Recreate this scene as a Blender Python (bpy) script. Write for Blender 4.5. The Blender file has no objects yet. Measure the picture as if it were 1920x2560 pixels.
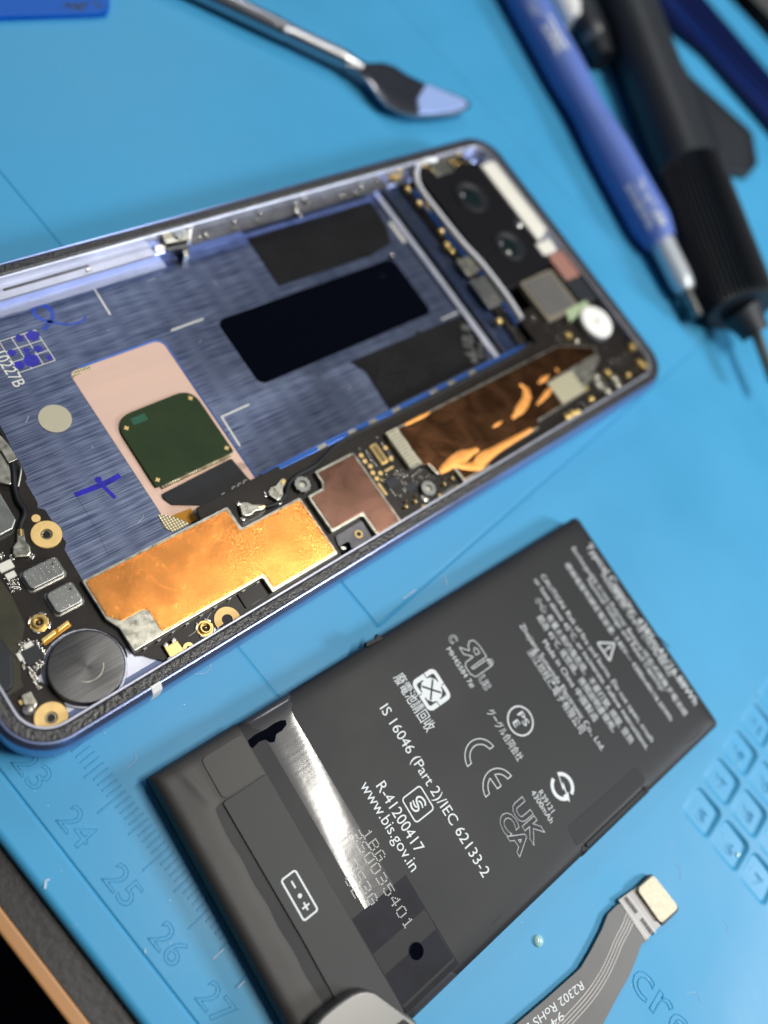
import bpy, bmesh, math, random
import numpy as np
from math import sin, cos, pi, radians, hypot, atan2
from mathutils import Vector, Matrix

MM = 0.001
SC = bpy.context.scene
COL = SC.collection
random.seed(7)

# ------------------------------------------------------------------ camera, light, exposure
F_PX = 2047.69
RC = ((0.64343464, 0.66504289, 0.37909079),
      (0.76220184, -0.51065837, -0.39783965),
      (-0.07099455, 0.54492751, -0.83547219))
CP = (1.714, -10.938, 126.180)

cam_d = bpy.data.cameras.new('camera')
cam = bpy.data.objects.new('camera', cam_d)
COL.objects.link(cam)
m = Matrix(((RC[0][0], -RC[1][0], -RC[2][0], CP[0] * MM),
            (RC[0][1], -RC[1][1], -RC[2][1], CP[1] * MM),
            (RC[0][2], -RC[1][2], -RC[2][2], CP[2] * MM),
            (0, 0, 0, 1)))
cam.matrix_world = m
cam_d.sensor_width = 36.0
cam_d.sensor_fit = 'AUTO'
cam_d.lens = F_PX / 2560.0 * 36.0
cam_d.clip_start = 0.005
cam_d.clip_end = 20.0
cam_d.dof.use_dof = True
cam_d.dof.focus_distance = 0.1225
cam_d.dof.aperture_fstop = 9.0
SC.camera = cam

world = bpy.data.worlds.new('World')
SC.world = world
world.use_nodes = True
wn = world.node_tree.nodes
wl = world.node_tree.links
wbg = wn['Background']
tc = wn.new('ShaderNodeTexCoord')
sep = wn.new('ShaderNodeSeparateXYZ')
rmp = wn.new('ShaderNodeValToRGB')
wl.new(tc.outputs['Generated'], sep.inputs[0])
wl.new(sep.outputs['Z'], rmp.inputs['Fac'])
wl.new(rmp.outputs['Color'], wbg.inputs['Color'])
cr = rmp.color_ramp
cr.elements[0].position = 0.0
cr.elements[0].color = (0.12, 0.14, 0.18, 1)
cr.elements[1].position = 1.0
cr.elements[1].color = (0.55, 0.62, 0.75, 1)
e = cr.elements.new(0.55); e.color = (0.20, 0.23, 0.30, 1)
e = cr.elements.new(0.80); e.color = (0.30, 0.34, 0.44, 1)
wbg.inputs['Strength'].default_value = 0.17


def area_light(name, loc, target, sx, sy, power, color, axis=(1, 0, 0)):
    d = bpy.data.lights.new(name, 'AREA')
    d.shape = 'RECTANGLE'
    d.size, d.size_y, d.energy, d.color = sx, sy, power, color
    o = bpy.data.objects.new(name, d)
    COL.objects.link(o)
    z = (Vector(loc) - Vector(target)).normalized()
    x = Vector(axis); x = (x - z * x.dot(z)).normalized()
    y = z.cross(x)
    o.matrix_world = Matrix(((x.x, y.x, z.x, loc[0]), (x.y, y.y, z.y, loc[1]), (x.z, y.z, z.z, loc[2]), (0, 0, 0, 1)))
    return o


# a lit bench lamp bar overhead (its mirror image is the streak on the battery tape), window light, and a weak lamp from the left
area_light('bench_lamp', (0.118, 0.225, 0.62), (0.118, 0.2251, 0), 0.32, 0.034, 3.7, (1.0, 0.96, 0.88), (0.50, -0.866, 0))
area_light('window_light', (0.55, 0.46, 0.46), (0.03, 0.08, 0), 0.16, 0.14, 4.7, (0.88, 0.94, 1.0))
area_light('side_lamp', (-0.46, 0.37, 0.50), (-0.06, 0.10, 0), 0.18, 0.10, 0.7, (0.95, 0.96, 1.0))

SC.view_settings.view_transform = 'Standard'
SC.view_settings.look = 'None'
SC.view_settings.exposure = 0.0
SC.view_settings.gamma = 1.0
SC.view_settings.use_curve_mapping = False
SC.cycles.use_denoising = True
SC.cycles.max_bounces = 8
SC.cycles.sample_clamp_indirect = 6.0


# ------------------------------------------------------------------ measuring helpers (all in millimetres)
def P(u, v, z=0.0):
    """point of the plane at height z that the photograph shows at (u, v): used to measure the desk"""
    a, b = (u - 960) / F_PX, (v - 1280) / F_PX
    d = [RC[0][i] * a + RC[1][i] * b + RC[2][i] for i in range(3)]
    t = (z - CP[2]) / d[2]
    return (CP[0] + d[0] * t, CP[1] + d[1] * t)


class Frame:
    def __init__(s, x, y, deg):
        s.o, s.a = (x, y), radians(deg)

    def L(s, x, y):
        dx, dy = x - s.o[0], y - s.o[1]
        return (dx * cos(s.a) + dy * sin(s.a), -dx * sin(s.a) + dy * cos(s.a))

    def p(s, u, v, z=0.0):
        return s.L(*P(u, v, z))

    def pl(s, pts, z=0.0):
        return [s.p(u, v, z) for u, v in pts]


FP = Frame(-82.202, 6.008, -6.225)     # the phone: x across (0..72.9), y along (0..152)
FB = Frame(0.762, 10.719, -8.984)      # the battery: 47.9 x 94.1
FW = Frame(0, 0, 0)


def snap(poly, deg=14):
    n = len(poly)
    for ax in (0, 1):
        grp = list(range(n))

        def f(i):
            while grp[i] != i:
                i = grp[i]
            return i
        for i in range(n):
            j = (i + 1) % n
            dx, dy = abs(poly[j][0] - poly[i][0]), abs(poly[j][1] - poly[i][1])
            d, o = (dx, dy) if ax == 0 else (dy, dx)
            if d < o * math.tan(radians(deg)):
                grp[f(j)] = f(i)
        val = {}
        for i in range(n):
            val.setdefault(f(i), []).append(poly[i][ax])
        new = []
        for i in range(n):
            c = sum(val[f(i)]) / len(val[f(i)])
            new.append((c, poly[i][1]) if ax == 0 else (poly[i][0], c))
        poly = new
    return poly


def ccw(poly):
    a = sum(poly[i][0] * poly[(i + 1) % len(poly)][1] - poly[(i + 1) % len(poly)][0] * poly[i][1] for i in range(len(poly)))
    return poly if a > 0 else poly[::-1]


def inset(poly, d):
    poly = ccw(poly)
    n = len(poly)
    out = []
    for i in range(n):
        p0, p1, p2 = Vector(poly[i - 1]), Vector(poly[i]), Vector(poly[(i + 1) % n])
        e1, e2 = (p1 - p0).normalized(), (p2 - p1).normalized()
        n1, n2 = Vector((-e1.y, e1.x)), Vector((-e2.y, e2.x))
        b = n1 + n2
        k = b.length_squared / 2
        out.append(tuple(p1 + b * (d / max(k, 0.25))))
    return out


def rounded(poly, r, n=5):
    poly = ccw(poly)
    out = []
    m_ = len(poly)
    rs = r if isinstance(r, (list, tuple)) else [r] * m_
    for i in range(m_):
        p0, p1, p2 = Vector(poly[i - 1]), Vector(poly[i]), Vector(poly[(i + 1) % m_])
        a, b = p0 - p1, p2 - p1
        ang = a.angle(b) if a.length > 1e-6 and b.length > 1e-6 else pi
        if rs[i] <= 0 or ang > radians(170):
            out.append(tuple(p1)); continue
        t = min(rs[i] / math.tan(ang / 2), a.length * .45, b.length * .45)
        s, e_ = p1 + a.normalized() * t, p1 + b.normalized() * t
        for k in range(n + 1):
            q = k / n
            out.append(tuple((1 - q) ** 2 * s + 2 * q * (1 - q) * p1 + q * q * e_))
    return out


def rect(x0, y0, x1, y1):
    return [(x0, y0), (x1, y0), (x1, y1), (x0, y1)]


def rrect(x0, y0, x1, y1, r, n=8):
    out = []
    for cx, cy, a0 in ((x1 - r, y0 + r, -90), (x1 - r, y1 - r, 0), (x0 + r, y1 - r, 90), (x0 + r, y0 + r, 180)):
        for k in range(n + 1):
            a = radians(a0 + 90 * k / n)
            out.append((cx + r * cos(a), cy + r * sin(a)))
    return out


def circ(cx, cy, r, n=24, a0=0, a1=360):
    full = abs(a1 - a0) >= 360
    return [(cx + r * cos(radians(a0 + (a1 - a0) * k / (n if full else n - 1))), cy + r * sin(radians(a0 + (a1 - a0) * k / (n if full else n - 1)))) for k in range(n)]


def smooth_pts(pts, n=6):
    out = []
    for i in range(len(pts) - 1):
        p0, p1, p2, p3 = pts[max(i - 1, 0)], pts[i], pts[i + 1], pts[min(i + 2, len(pts) - 1)]
        for k in range(n):
            t = k / n
            out.append(tuple(0.5 * (2 * p1[j] + (p2[j] - p0[j]) * t + (2 * p0[j] - 5 * p1[j] + 4 * p2[j] - p3[j]) * t * t + (3 * p1[j] - p0[j] - 3 * p2[j] + p3[j]) * t ** 3) for j in range(len(p1))))
    out.append(tuple(pts[-1]))
    return out


def quad_at(c, ang, w, h):
    ca, sa = cos(ang), sin(ang)
    return [(c[0] + x * ca - y * sa, c[1] + x * sa + y * ca) for x, y in ((-w / 2, -h / 2), (w / 2, -h / 2), (w / 2, h / 2), (-w / 2, h / 2))]


class MB:
    """collects shapes (millimetres) and links them as ONE mesh object"""
    def __init__(s):
        s.bm = bmesh.new()

    def prism(s, poly, z0, z1, bev=0.0, seg=2, bottom=True):
        poly = ccw(poly)
        bm = s.bm
        lo = [bm.verts.new((x, y, z0)) for x, y in poly]
        if bev > 0:
            rings = []
            for k in range(seg + 1):
                a = pi / 2 * k / seg
                q = inset(poly, bev * (1 - cos(a))) if k else poly
                rings.append([bm.verts.new((x, y, z1 - bev + bev * sin(a))) for x, y in q])
        else:
            rings = [[bm.verts.new((x, y, z1)) for x, y in poly]]
        n = len(poly)
        prev = lo
        for r in rings:
            for i in range(n):
                j = (i + 1) % n
                bm.faces.new((prev[i], prev[j], r[j], r[i]))
            prev = r
        if bev > 0:
            q = inset(poly, bev + 0.03)
            r = [bm.verts.new((x, y, z1)) for x, y in q]
            for i in range(n):
                j = (i + 1) % n
                bm.faces.new((prev[i], prev[j], r[j], r[i]))
            prev = r
        bm.faces.new(prev)
        if bottom:
            bm.faces.new(lo[::-1])
        return s

    def box(s, c, z0, z1, w, h, ang=0.0, bev=0.0):
        return s.prism(quad_at(c, ang, w, h), z0, z1, bev)

    def cyl(s, c, r, z0, z1, n=24, bev=0.0, seg=3):
        return s.prism(circ(c[0], c[1], r, n), z0, z1, bev, seg)

    def flat(s, poly, z):
        s.bm.faces.new([s.bm.verts.new((x, y, z)) for x, y in ccw(poly)])
        return s

    def loops(s, loops, close_ends=False, wrap=False):
        """bridge equal-length 3D loops"""
        vs = [[s.bm.verts.new(p) for p in lp] for lp in loops]
        n = len(vs[0])
        pairs = list(zip(vs[:-1], vs[1:]))
        if wrap:
            pairs.append((vs[-1], vs[0]))
        for a, b in pairs:
            for i in range(n):
                j = (i + 1) % n
                s.bm.faces.new((a[i], a[j], b[j], b[i]))
        if close_ends:
            s.bm.faces.new(vs[0][::-1]); s.bm.faces.new(vs[-1])
        return s

    def ring(s, c, ro, ri, z0, z1, n=28, bev=0.06):
        def lp(r, z):
            return [(x, y, z) for x, y in circ(c[0], c[1], r, n)]
        b = bev
        return s.loops([lp(ro, z0), lp(ro, z1 - b), lp(ro - b, z1), lp(ri + b, z1), lp(ri, z1 - b), lp(ri, z0)], wrap=True)

    def lathe(s, c, prof, n=28):
        return s.loops([[(x, y, z) for x, y in circ(c[0], c[1], max(r, 1e-4), n)] for r, z in prof], close_ends=True)

    def axis_lathe(s, a, b, prof, n=28, ribs=0, rib=0.0):
        """prof: (t 0..1 along a->b, radius)"""
        a, b = Vector(a), Vector(b)
        d = (b - a).normalized()
        u = d.cross(Vector((0, 0, 1))).normalized()
        w = u.cross(d)
        lps = []
        for item in prof:
            t, r = item[0], item[1]
            rb = item[2] if len(item) > 2 else 0
            c = a + (b - a) * t
            lp = []
            for k in range(n):
                an = 2 * pi * k / n
                rr = r + (rb if k % 2 else 0)
                lp.append(tuple(c + u * (rr * cos(an)) + w * (rr * sin(an))))
            lps.append(lp)
        return s.loops(lps, close_ends=True)

    def tube(s, pts, r, n=10, rs=None):
        pts = [Vector(p) for p in pts]
        lps = []
        prev_u = None
        for i, p in enumerate(pts):
            d = (pts[min(i + 1, len(pts) - 1)] - pts[max(i - 1, 0)]).normalized()
            u = d.cross(Vector((0, 0, 1)))
            if u.length < 1e-3:
                u = prev_u or Vector((1, 0, 0))
            u.normalize(); prev_u = u
            w = u.cross(d)
            rr = rs[i] if rs else r
            lps.append([tuple(p + u * (rr * cos(2 * pi * k / n)) + w * (rr * sin(2 * pi * k / n))) for k in range(n)])
        return s.loops(lps, close_ends=True)

    def ribbon(s, pts, w, z, closed=False, h=0.0):
        """flat stroke of width w along 2D points; h > 0 gives it thickness"""
        n = len(pts)
        L_, R_ = [], []
        for i in range(n):
            p = Vector(pts[i])
            a = Vector(pts[i - 1]) if (i > 0 or closed) else p
            b = Vector(pts[(i + 1) % n]) if (i < n - 1 or closed) else p
            e1 = (p - a).normalized() if (p - a).length > 1e-9 else (b - p).normalized()
            e2 = (b - p).normalized() if (b - p).length > 1e-9 else e1
            n1, n2 = Vector((-e1.y, e1.x)), Vector((-e2.y, e2.x))
            q = n1 + n2
            k = max(q.length_squared / 2, 0.3)
            ww = w[i] if isinstance(w, (list, tuple)) else w
            L_.append(p + q * (ww / 2 / k)); R_.append(p - q * (ww / 2 / k))
        bm = s.bm
        rng = range(n) if closed else range(n - 1)
        if h <= 0:
            vl = [bm.verts.new((p.x, p.y, z)) for p in L_]
            vr = [bm.verts.new((p.x, p.y, z)) for p in R_]
            for i in rng:
                j = (i + 1) % n
                bm.faces.new((vr[i], vr[j], vl[j], vl[i]))
        else:
            q4 = [[bm.verts.new((p.x, p.y, zz)) for p in side] for side, zz in ((R_, z), (R_, z + h), (L_, z + h), (L_, z))]
            for i in rng:
                j = (i + 1) % n
                for a in range(4):
                    b = (a + 1) % 4
                    bm.faces.new((q4[a][i], q4[a][j], q4[b][j], q4[b][i]))
            if not closed:
                bm.faces.new([q4[a][0] for a in range(4)])
                bm.faces.new([q4[a][-1] for a in (3, 2, 1, 0)])
        return s

    def build(s, name, mat, parent=None, smooth=32):
        me = bpy.data.meshes.new(name)
        bmesh.ops.scale(s.bm, vec=(MM, MM, MM), verts=s.bm.verts)
        bmesh.ops.recalc_face_normals(s.bm, faces=s.bm.faces)
        s.bm.to_mesh(me); s.bm.free()
        if me.polygons:
            me.polygons.foreach_set('use_smooth', [True] * len(me.polygons))
            me.set_sharp_from_angle(angle=radians(smooth))
        me.materials.append(mat)
        o = bpy.data.objects.new(name, me)
        COL.objects.link(o)
        if parent is not None:
            o.parent = parent
        return o


def tag(o, label=None, cat=None, group=None, kind=None):
    if label: o['label'] = label
    if cat: o['category'] = cat
    if group: o['group'] = group
    if kind: o['kind'] = kind
    return o


def empty(name, frame=None, loc=None):
    o = bpy.data.objects.new(name, None)
    COL.objects.link(o)
    o.empty_display_size = 0.005
    if frame is not None:
        o.location = (frame.o[0] * MM, frame.o[1] * MM, 0)
        o.rotation_euler = (0, 0, frame.a)
    return o


def text_mesh(s, extrude=0.0, outline=0.0, fat=0.0):
    cu = bpy.data.curves.new('lettering', 'FONT')
    cu.body = s
    cu.resolution_u = 3
    if outline > 0:
        cu.fill_mode = 'NONE'
        cu.bevel_depth = outline
        cu.bevel_resolution = 1
    cu.extrude = extrude
    cu.offset = fat
    o = bpy.data.objects.new('lettering', cu)
    COL.objects.link(o)
    bpy.context.view_layer.update()
    me = bpy.data.meshes.new_from_object(o.evaluated_get(bpy.context.evaluated_depsgraph_get()))
    bpy.data.objects.remove(o)
    bpy.data.curves.remove(cu)
    return me


def write(name, s, a, b, z, mat, parent, hk=1.0, extrude=0.0, outline=0.0, height=None, ang=None, fat=0.0):
    """text whose baseline runs from a to b (mm); hk scales the glyph height"""
    me = text_mesh(s, 0.0, 0.0, fat if outline == 0 and extrude == 0 else 0.0)
    xs = [v.co.x for v in me.vertices]
    w = max(xs) - min(xs); x0 = min(xs)
    L = hypot(b[0] - a[0], b[1] - a[1])
    k = L / w
    if outline > 0 or extrude > 0:
        me = text_mesh(s, extrude / k if extrude else 0.0, outline / k if outline else 0.0, fat)
    ky = (height / 0.70) if height else k * hk
    an = atan2(b[1] - a[1], b[0] - a[0]) if ang is None else ang
    ca, sa = cos(an), sin(an)
    for v in me.vertices:
        x, y, zz = (v.co.x - x0) * k, v.co.y * ky, v.co.z * k
        v.co = ((a[0] + x * ca - y * sa) * MM, (a[1] + x * sa + y * ca) * MM, (z + zz) * MM)
    me.materials.clear(); me.materials.append(mat)
    o = bpy.data.objects.new(name, me)
    COL.objects.link(o)
    if parent is not None: o.parent = parent
    return o


# ------------------------------------------------------------------ materials
def new_mat(name, base, rough=0.5, metal=0.0, spec=0.5, coat=0.0, coat_r=0.1, var=0.0, vscale=300, bump=0.0, bscale=1500, stretch=(1, 1, 1), aniso=0.0, trans=0.0, sss=0.0, rvar=0.0, detail=4):
    ma = bpy.data.materials.new(name)
    ma.use_nodes = True
    nt = ma.node_tree
    b = nt.nodes['Principled BSDF']
    b.inputs['Base Color'].default_value = (*base, 1)
    b.inputs['Roughness'].default_value = rough
    b.inputs['Metallic'].default_value = metal
    b.inputs['Specular IOR Level'].default_value = spec
    b.inputs['Coat Weight'].default_value = coat
    b.inputs['Coat Roughness'].default_value = coat_r
    b.inputs['Anisotropic'].default_value = aniso
    b.inputs['Transmission Weight'].default_value = trans
    if sss:
        b.inputs['Subsurface Weight'].default_value = sss
        b.inputs['Subsurface Scale'].default_value = 0.002
        b.inputs['Subsurface Radius'].default_value = (0.3, 0.6, 1.0)
    tx = nt.nodes.new('ShaderNodeTexCoord')
    mp = nt.nodes.new('ShaderNodeMapping')
    mp.inputs['Scale'].default_value = stretch
    nt.links.new(tx.outputs['Object'], mp.inputs['Vector'])
    if var > 0 or rvar > 0:
        no = nt.nodes.new('ShaderNodeTexNoise')
        no.inputs['Scale'].default_value = vscale
        no.inputs['Detail'].default_value = detail
        nt.links.new(mp.outputs[0], no.inputs['Vector'])
        if var > 0:
            r = nt.nodes.new('ShaderNodeValToRGB')
            r.color_ramp.elements[0].position = 0.3
            r.color_ramp.elements[1].position = 0.7
            r.color_ramp.elements[0].color = (*[c * (1 - var) for c in base], 1)
            r.color_ramp.elements[1].color = (*[min(1, c * (1 + var)) for c in base], 1)
            nt.links.new(no.outputs['Fac'], r.inputs['Fac'])
            nt.links.new(r.outputs['Color'], b.inputs['Base Color'])
        if rvar > 0:
            q = nt.nodes.new('ShaderNodeMapRange')
            q.inputs['From Min'].default_value = 0.3; q.inputs['From Max'].default_value = 0.7
            q.inputs['To Min'].default_value = max(0.02, rough - rvar); q.inputs['To Max'].default_value = min(1, rough + rvar)
            nt.links.new(no.outputs['Fac'], q.inputs['Value'])
            nt.links.new(q.outputs['Result'], b.inputs['Roughness'])
    if bump > 0:
        n2 = nt.nodes.new('ShaderNodeTexNoise')
        n2.inputs['Scale'].default_value = bscale
        n2.inputs['Detail'].default_value = 3
        nt.links.new(mp.outputs[0], n2.inputs['Vector'])
        bp = nt.nodes.new('ShaderNodeBump')
        bp.inputs['Strength'].default_value = 1.0
        bp.inputs['Distance'].default_value = bump * MM
        nt.links.new(n2.outputs['Fac'], bp.inputs['Height'])
        nt.links.new(bp.outputs['Normal'], b.inputs['Normal'])
    return ma


M = {}
M['mat'] = new_mat('blue_silicone', (0.048, 0.295, 0.53), 0.50, spec=0.38, var=0.05, vscale=28, bump=0.012, bscale=700, rvar=0.10)
M['frame'] = new_mat('lavender_aluminium', (0.27, 0.33, 0.56), 0.28, 0.9, var=0.05, vscale=200, bump=0.002, bscale=3000)
M['ledge'] = new_mat('lavender_cast_metal', (0.52, 0.54, 0.64), 0.42, 0.7, var=0.10, vscale=250, bump=0.006, bscale=1200)
M['foam'] = new_mat('black_adhesive_foam', (0.020, 0.020, 0.022), 0.36, spec=0.7, var=0.6, vscale=1800, bump=0.28, bscale=1700)
M['pcb'] = new_mat('black_circuit_lacquer', (0.014, 0.011, 0.009), 0.34, spec=0.4, var=0.25, vscale=400, bump=0.004, bscale=2500)
M['pcb_olive'] = new_mat('olive_circuit_lacquer', (0.035, 0.033, 0.018), 0.35, spec=0.5, var=0.2, vscale=500, bump=0.004, bscale=2500)
M['tin'] = new_mat('tinned_steel', (0.48, 0.47, 0.40), 0.34, 1.0, var=0.14, vscale=900, bump=0.006, bscale=2500, rvar=0.08)
M['tin_dark'] = new_mat('brushed_dark_tin', (0.30, 0.31, 0.30), 0.36, 1.0, var=0.15, vscale=600, bump=0.004, bscale=2000)
M['gold'] = new_mat('plated_gold', (0.86, 0.62, 0.24), 0.34, 1.0, var=0.08, vscale=900, bump=0.004, bscale=3000)
M['gold_pad'] = new_mat('matte_gold_pad', (0.72, 0.50, 0.20), 0.55, 0.35, var=0.08, vscale=900, bump=0.006, bscale=4000)
M['solder'] = new_mat('bright_solder', (0.62, 0.60, 0.55), 0.25, 1.0)
M['black'] = new_mat('black_plastic', (0.010, 0.011, 0.014), 0.5, spec=0.3, var=0.2, vscale=150, bump=0.004, bscale=1800)
M['rubber'] = new_mat('dark_rubber', (0.012, 0.015, 0.020), 0.52, spec=0.4, var=0.2, vscale=120, bump=0.01, bscale=700)
M['glass'] = new_mat('black_window', (0.0016, 0.0022, 0.005), 0.05, spec=0.10)
M['green'] = new_mat('green_lacquer', (0.016, 0.033, 0.010), 0.45, spec=0.2, var=0.12, vscale=250)
M['green_dark'] = new_mat('lighter_green_patch', (0.012, 0.085, 0.045), 0.35)
M['pink'] = new_mat('pale_copper_sheet', (0.66, 0.46, 0.37), 0.48, 0.40, var=0.05, vscale=300, stretch=(1, 0.1, 1), bump=0.004, bscale=1500)
M['amber'] = new_mat('amber_film', (0.55, 0.25, 0.02), 0.30, 0.2)
M['white'] = new_mat('white_plastic', (0.80, 0.80, 0.77), 0.5, var=0.05, vscale=400, bump=0.01, bscale=900)
M['cream'] = new_mat('cream_plastic', (0.72, 0.70, 0.62), 0.45, var=0.05, vscale=200)
M['ink'] = new_mat('blue_marker_ink', (0.012, 0.010, 0.32), 0.35, var=0.35, vscale=900)
M['ink_thin'] = new_mat('pale_marker_ink', (0.012, 0.05, 0.36), 0.4, var=0.3, vscale=700)
M['print'] = new_mat('white_print', (0.66, 0.70, 0.72), 0.6)
M['print_dim'] = new_mat('dim_laser_print', (0.50, 0.50, 0.47), 0.5)
M['scribe'] = new_mat('scribed_bare_metal', (0.78, 0.77, 0.70), 0.45, 0.5)
M['bat'] = new_mat('matte_black_wrap', (0.021, 0.022, 0.024), 0.50, spec=0.22, var=0.08, vscale=60, bump=0.012, bscale=120, rvar=0.05)
M['bat2'] = new_mat('charcoal_wrap_tape', (0.037, 0.036, 0.035), 0.46, spec=0.28, var=0.08, vscale=80, bump=0.04, bscale=110)
M['bat3'] = new_mat('smooth_charcoal_label', (0.034, 0.035, 0.037), 0.5, spec=0.25, var=0.05, vscale=80, bump=0.006, bscale=300)
M['edge_film'] = new_mat('dark_side_film', (0.017, 0.018, 0.020), 0.5, spec=0.2)
M['flex'] = new_mat('grey_flex_film', (0.115, 0.110, 0.105), 0.42, spec=0.4, var=0.06, vscale=200)
M['flex_lt'] = new_mat('pale_flex_stiffener', (0.30, 0.28, 0.26), 0.4, 0.2, var=0.1, vscale=300)
M['beige'] = new_mat('sandy_gold_stiffener', (0.56, 0.49, 0.36), 0.55, 0.25, var=0.14, vscale=2200, bump=0.012, bscale=3000)
M['steel'] = new_mat('polished_steel', (0.50, 0.51, 0.54), 0.22, 1.0, var=0.06, vscale=120)
M['tip_reflection'] = new_mat('blue_reflection_tip', (0.36, 0.50, 0.88), 0.5, 0.4)  # blue reflection painted into the base colour of the steel tip
M['sealm'] = new_mat('pale_seal_metal', (0.80, 0.81, 0.84), 0.38, 0.4)
M['tanframe'] = new_mat('dull_tan_frame', (0.22, 0.19, 0.14), 0.5, 0.2)
M['deep'] = new_mat('deep_black_plastic', (0.004, 0.004, 0.006), 0.5, spec=0.2)
M['collar'] = new_mat('pale_satin_collar', (0.62, 0.68, 0.74), 0.40, 0.35)
M['filmgrey'] = new_mat('dull_grey_film', (0.11, 0.11, 0.12), 0.35, 0.4, var=0.35, vscale=400, bump=0.05, bscale=500)
M['knurl'] = new_mat('knurled_steel', (0.42, 0.43, 0.46), 0.28, 1.0)
M['lav'] = new_mat('lavender_blue_handle', (0.105, 0.175, 0.50), 0.45, spec=0.4, var=0.04, vscale=60)
M['drv'] = new_mat('black_driver_shell', (0.021, 0.025, 0.030), 0.48, spec=0.4, var=0.1, vscale=50)
M['navy'] = new_mat('navy_translucent_plastic', (0.002, 0.006, 0.045), 0.30, spec=0.35)
M['navy2'] = new_mat('bright_navy_plastic', (0.001, 0.018, 0.13), 0.30, spec=0.4)
M['card'] = new_mat('royal_blue_plastic', (0.001, 0.085, 0.42), 0.40, spec=0.2, var=0.06, vscale=60)
M['smudge'] = new_mat('scraped_grime', (0.03, 0.05, 0.10), 0.7, var=0.6, vscale=900)
M['desk'] = new_mat('black_speckled_laminate', (0.010, 0.010, 0.011), 0.45, spec=0.5, var=0.6, vscale=1500, bump=0.05, bscale=900)
M['band'] = new_mat('orange_tan_edge_band', (0.42, 0.20, 0.070), 0.45, var=0.14, vscale=120, stretch=(0.15, 1, 1), bump=0.01, bscale=400)
M['grey'] = new_mat('dark_grey_metal', (0.15, 0.15, 0.145), 0.38, 0.5, var=0.04, vscale=100)
M['blob'] = new_mat('clear_gel', (0.35, 0.62, 0.62), 0.08, spec=0.6, coat=0.5)
M['pinkblk'] = new_mat('brownish_pink_foam', (0.30, 0.14, 0.11), 0.6)
M['paleg'] = new_mat('pale_green_pad', (0.32, 0.40, 0.24), 0.6)
M['rail'] = new_mat('blue_anodised_rail', (0.07, 0.19, 0.62), 0.28, 0.7)
M['dkblue'] = new_mat('dark_blue_flex', (0.010, 0.020, 0.050), 0.35, spec=0.5, var=0.3, vscale=300)
M['lens'] = new_mat('coated_lens', (0.004, 0.012, 0.012), 0.04, spec=0.9, coat=1.0, coat_r=0.03)
M['graph'] = new_mat('wrinkled_black_tape', (0.007, 0.007, 0.008), 0.65, spec=0.15, var=0.3, vscale=150, bump=0.12, bscale=330)


def stripes_mat(name, base, dark, scale, rough, metal, direction='X', bump=0.03, noise=False):
    ma = new_mat(name, base, rough, metal)
    nt = ma.node_tree
    b = nt.nodes['Principled BSDF']
    tx = nt.nodes.new('ShaderNodeTexCoord')
    wv = nt.nodes.new('ShaderNodeTexWave')
    wv.bands_direction = direction
    wv.inputs['Scale'].default_value = scale
    nt.links.new(tx.outputs['Object'], wv.inputs['Vector'])
    r = nt.nodes.new('ShaderNodeValToRGB')
    r.color_ramp.elements[0].color = (*dark, 1); r.color_ramp.elements[1].color = (*base, 1)
    r.color_ramp.elements[0].position = 0.25; r.color_ramp.elements[1].position = 0.6
    nt.links.new(wv.outputs['Fac'], r.inputs['Fac'])
    nt.links.new(r.outputs['Color'], b.inputs['Base Color'])
    bp = nt.nodes.new('ShaderNodeBump'); bp.inputs['Distance'].default_value = bump * MM
    nt.links.new(wv.outputs['Fac'], bp.inputs['Height'])
    nt.links.new(bp.outputs['Normal'], b.inputs['Normal'])
    return ma


def weave_mat(name, base, dark, scale, rough=0.4, metal=0.7):
    """fine woven or perforated metal: two crossed sets of bands"""
    ma = new_mat(name, base, rough, metal)
    nt = ma.node_tree
    b = nt.nodes['Principled BSDF']
    tx = nt.nodes.new('ShaderNodeTexCoord')
    mx = nt.nodes.new('ShaderNodeMath'); mx.operation = 'MULTIPLY'
    outs = []
    for d in ('X', 'Y'):
        wv = nt.nodes.new('ShaderNodeTexWave'); wv.bands_direction = d
        wv.inputs['Scale'].default_value = scale
        nt.links.new(tx.outputs['Object'], wv.inputs['Vector'])
        outs.append(wv)
    nt.links.new(outs[0].outputs['Fac'], mx.inputs[0]); nt.links.new(outs[1].outputs['Fac'], mx.inputs[1])
    r = nt.nodes.new('ShaderNodeValToRGB')
    r.color_ramp.elements[0].color = (*dark, 1); r.color_ramp.elements[1].color = (*base, 1)
    r.color_ramp.elements[0].position = 0.05; r.color_ramp.elements[1].position = 0.5
    nt.links.new(mx.outputs[0], r.inputs['Fac'])
    nt.links.new(r.outputs['Color'], b.inputs['Base Color'])
    bp = nt.nodes.new('ShaderNodeBump'); bp.inputs['Distance'].default_value = 0.05 * MM
    nt.links.new(mx.outputs[0], bp.inputs['Height']); nt.links.new(bp.outputs['Normal'], b.inputs['Normal'])
    return ma


M['weave'] = weave_mat('woven_gold_mesh', (0.80, 0.72, 0.48), (0.20, 0.17, 0.10), 700)
M['disc'] = weave_mat('fine_cream_mesh', (0.70, 0.66, 0.50), (0.40, 0.36, 0.26), 1500, 0.6, 0.3)
M['perf'] = weave_mat('perforated_tin', (0.78, 0.74, 0.58), (0.10, 0.09, 0.06), 480)
M['ribtin'] = stripes_mat('ribbed_tin', (0.74, 0.70, 0.52), (0.30, 0.27, 0.16), 480, 0.45, 0.7, 'X')
M['cloth'] = stripes_mat('dark_ribbed_cloth', (0.006, 0.008, 0.018), (0.001, 0.0012, 0.004), 160, 0.9, 0.0, 'DIAGONAL', 0.2)
M['knurlgrip'] = M['drv']


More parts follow.
